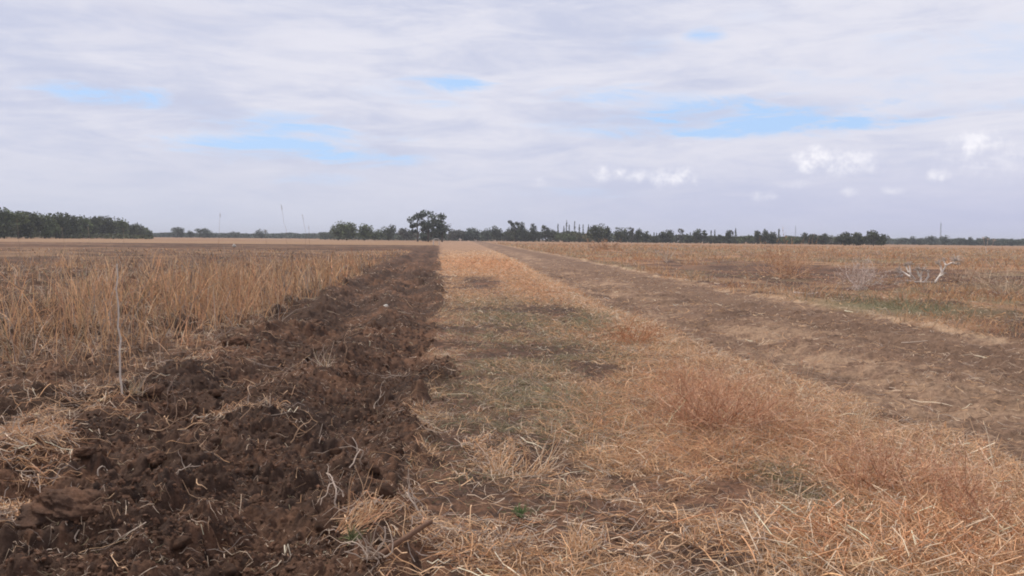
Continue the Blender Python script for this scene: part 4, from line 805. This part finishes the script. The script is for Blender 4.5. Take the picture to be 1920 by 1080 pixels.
# far woodland that reads as one mass behind the single trees
def wood():
    parts = []; rng = np.random.default_rng(99)
    segs = [(-200, 430, 287, 440, 330, 520), (280, 436, 625, 438, 760, 820), (600, 436, 860, 438, 480, 520), (840, 433, 1150, 436, 500, 520), (1150, 441, 1660, 444, 500, 520), (1640, 449, 2200, 449, 700, 760)]
    for (x0, t0, x1, t1, d0, d1) in segs:
        n = int(abs(x1-x0)*26)
        f = rng.random(n); px = x0+(x1-x0)*f; d = d0+(d1-d0)*rng.random(n)
        a = np.array([at(p, q) for p, q in zip(px, d)]); v = np.array([ray(p, t) for p, t in zip(px, t0+(t1-t0)*f)]); hh = CH+v[:, 2]/np.hypot(v[:, 0], v[:, 1])*d
        hh *= 0.72+0.45*fbm(px/26.0, px*0, 1.0, 5, 3)
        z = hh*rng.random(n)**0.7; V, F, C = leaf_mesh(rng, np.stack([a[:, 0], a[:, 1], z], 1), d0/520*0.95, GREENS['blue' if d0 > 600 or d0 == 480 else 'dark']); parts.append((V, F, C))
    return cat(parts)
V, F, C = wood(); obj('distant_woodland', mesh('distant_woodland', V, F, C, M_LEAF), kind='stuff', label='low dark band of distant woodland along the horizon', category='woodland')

# masts
def mast(px, top, d, lab, r):
    x, y = at(px, d); v = ray(px, top); h = CH+v.z/math.hypot(v.x, v.y)*d; root = thing('mast', lab, 'mast', (x, y, 0))
    parts = [tubes(np.array([[(sx*r, sy*r, 0), (sx*r*0.7, sy*r*0.7, h/2), (sx*r*0.4, sy*r*0.4, h)]]), np.full((1, 3), r*0.22), np.ones((1, 3)), 4) for sx, sy in ((-1, -1), (1, -1), (0, 1.2))]
    for k in range(14):
        z = h*k/14; s = r*(1-0.6*k/14); parts.append(tubes(np.array([[(-s, -s, z), (s, -s, z+h/28), (0, s*1.2, z+h/14)]]), np.full((1, 3), r*0.12), np.ones((1, 3)), 4))
    V, F, C = cat(parts); obj('lattice', mesh('lattice', V, F, C, M_STEEL), root)
    V, F, C = tubes(np.array([[(0, 0, h), (0, 0, h*1.04), (0, 0, h*1.08)]]), np.full((1, 3), r*0.2), np.ones((1, 3)), 6); obj('aerial', mesh('aerial', V, F, C, M_STEEL), root)
mast(1491, 425, 700, 'left and smaller of the two thin lattice masts on the horizon', 0.35)
mast(1763, 419, 800, 'right and taller of the two thin lattice masts on the horizon', 0.55)

# ------------------------------------------------------------------ the air over the plain
hz_d = 2600.0
bx = bpy.data.meshes.new('haze'); zb_, zt_ = -1.5, 30.0
bx.from_pydata([(sx*hz_d, sy*hz_d+1900, zz) for zz in (zb_, zt_) for sx, sy in ((-1, -1), (1, -1), (1, 1), (-1, 1))], [], [(3, 2, 1, 0), (4, 5, 6, 7), (0, 1, 5, 4), (1, 2, 6, 5), (2, 3, 7, 6), (3, 0, 4, 7)])
hm = bpy.data.materials.new('haze'); hm.use_nodes = True; ht = hm.node_tree; ht.nodes.clear()
pv = ht.nodes.new('ShaderNodeVolumePrincipled'); pv.inputs['Color'].default_value = (0.86, 0.89, 0.96, 1); pv.inputs['Density'].default_value = 0.00026
om = ht.nodes.new('ShaderNodeOutputMaterial'); ht.links.new(pv.outputs[0], om.inputs['Volume']); bx.materials.append(hm)
obj('haze', bx, kind='stuff', label='thin pale haze in the air over the plain', category='haze')
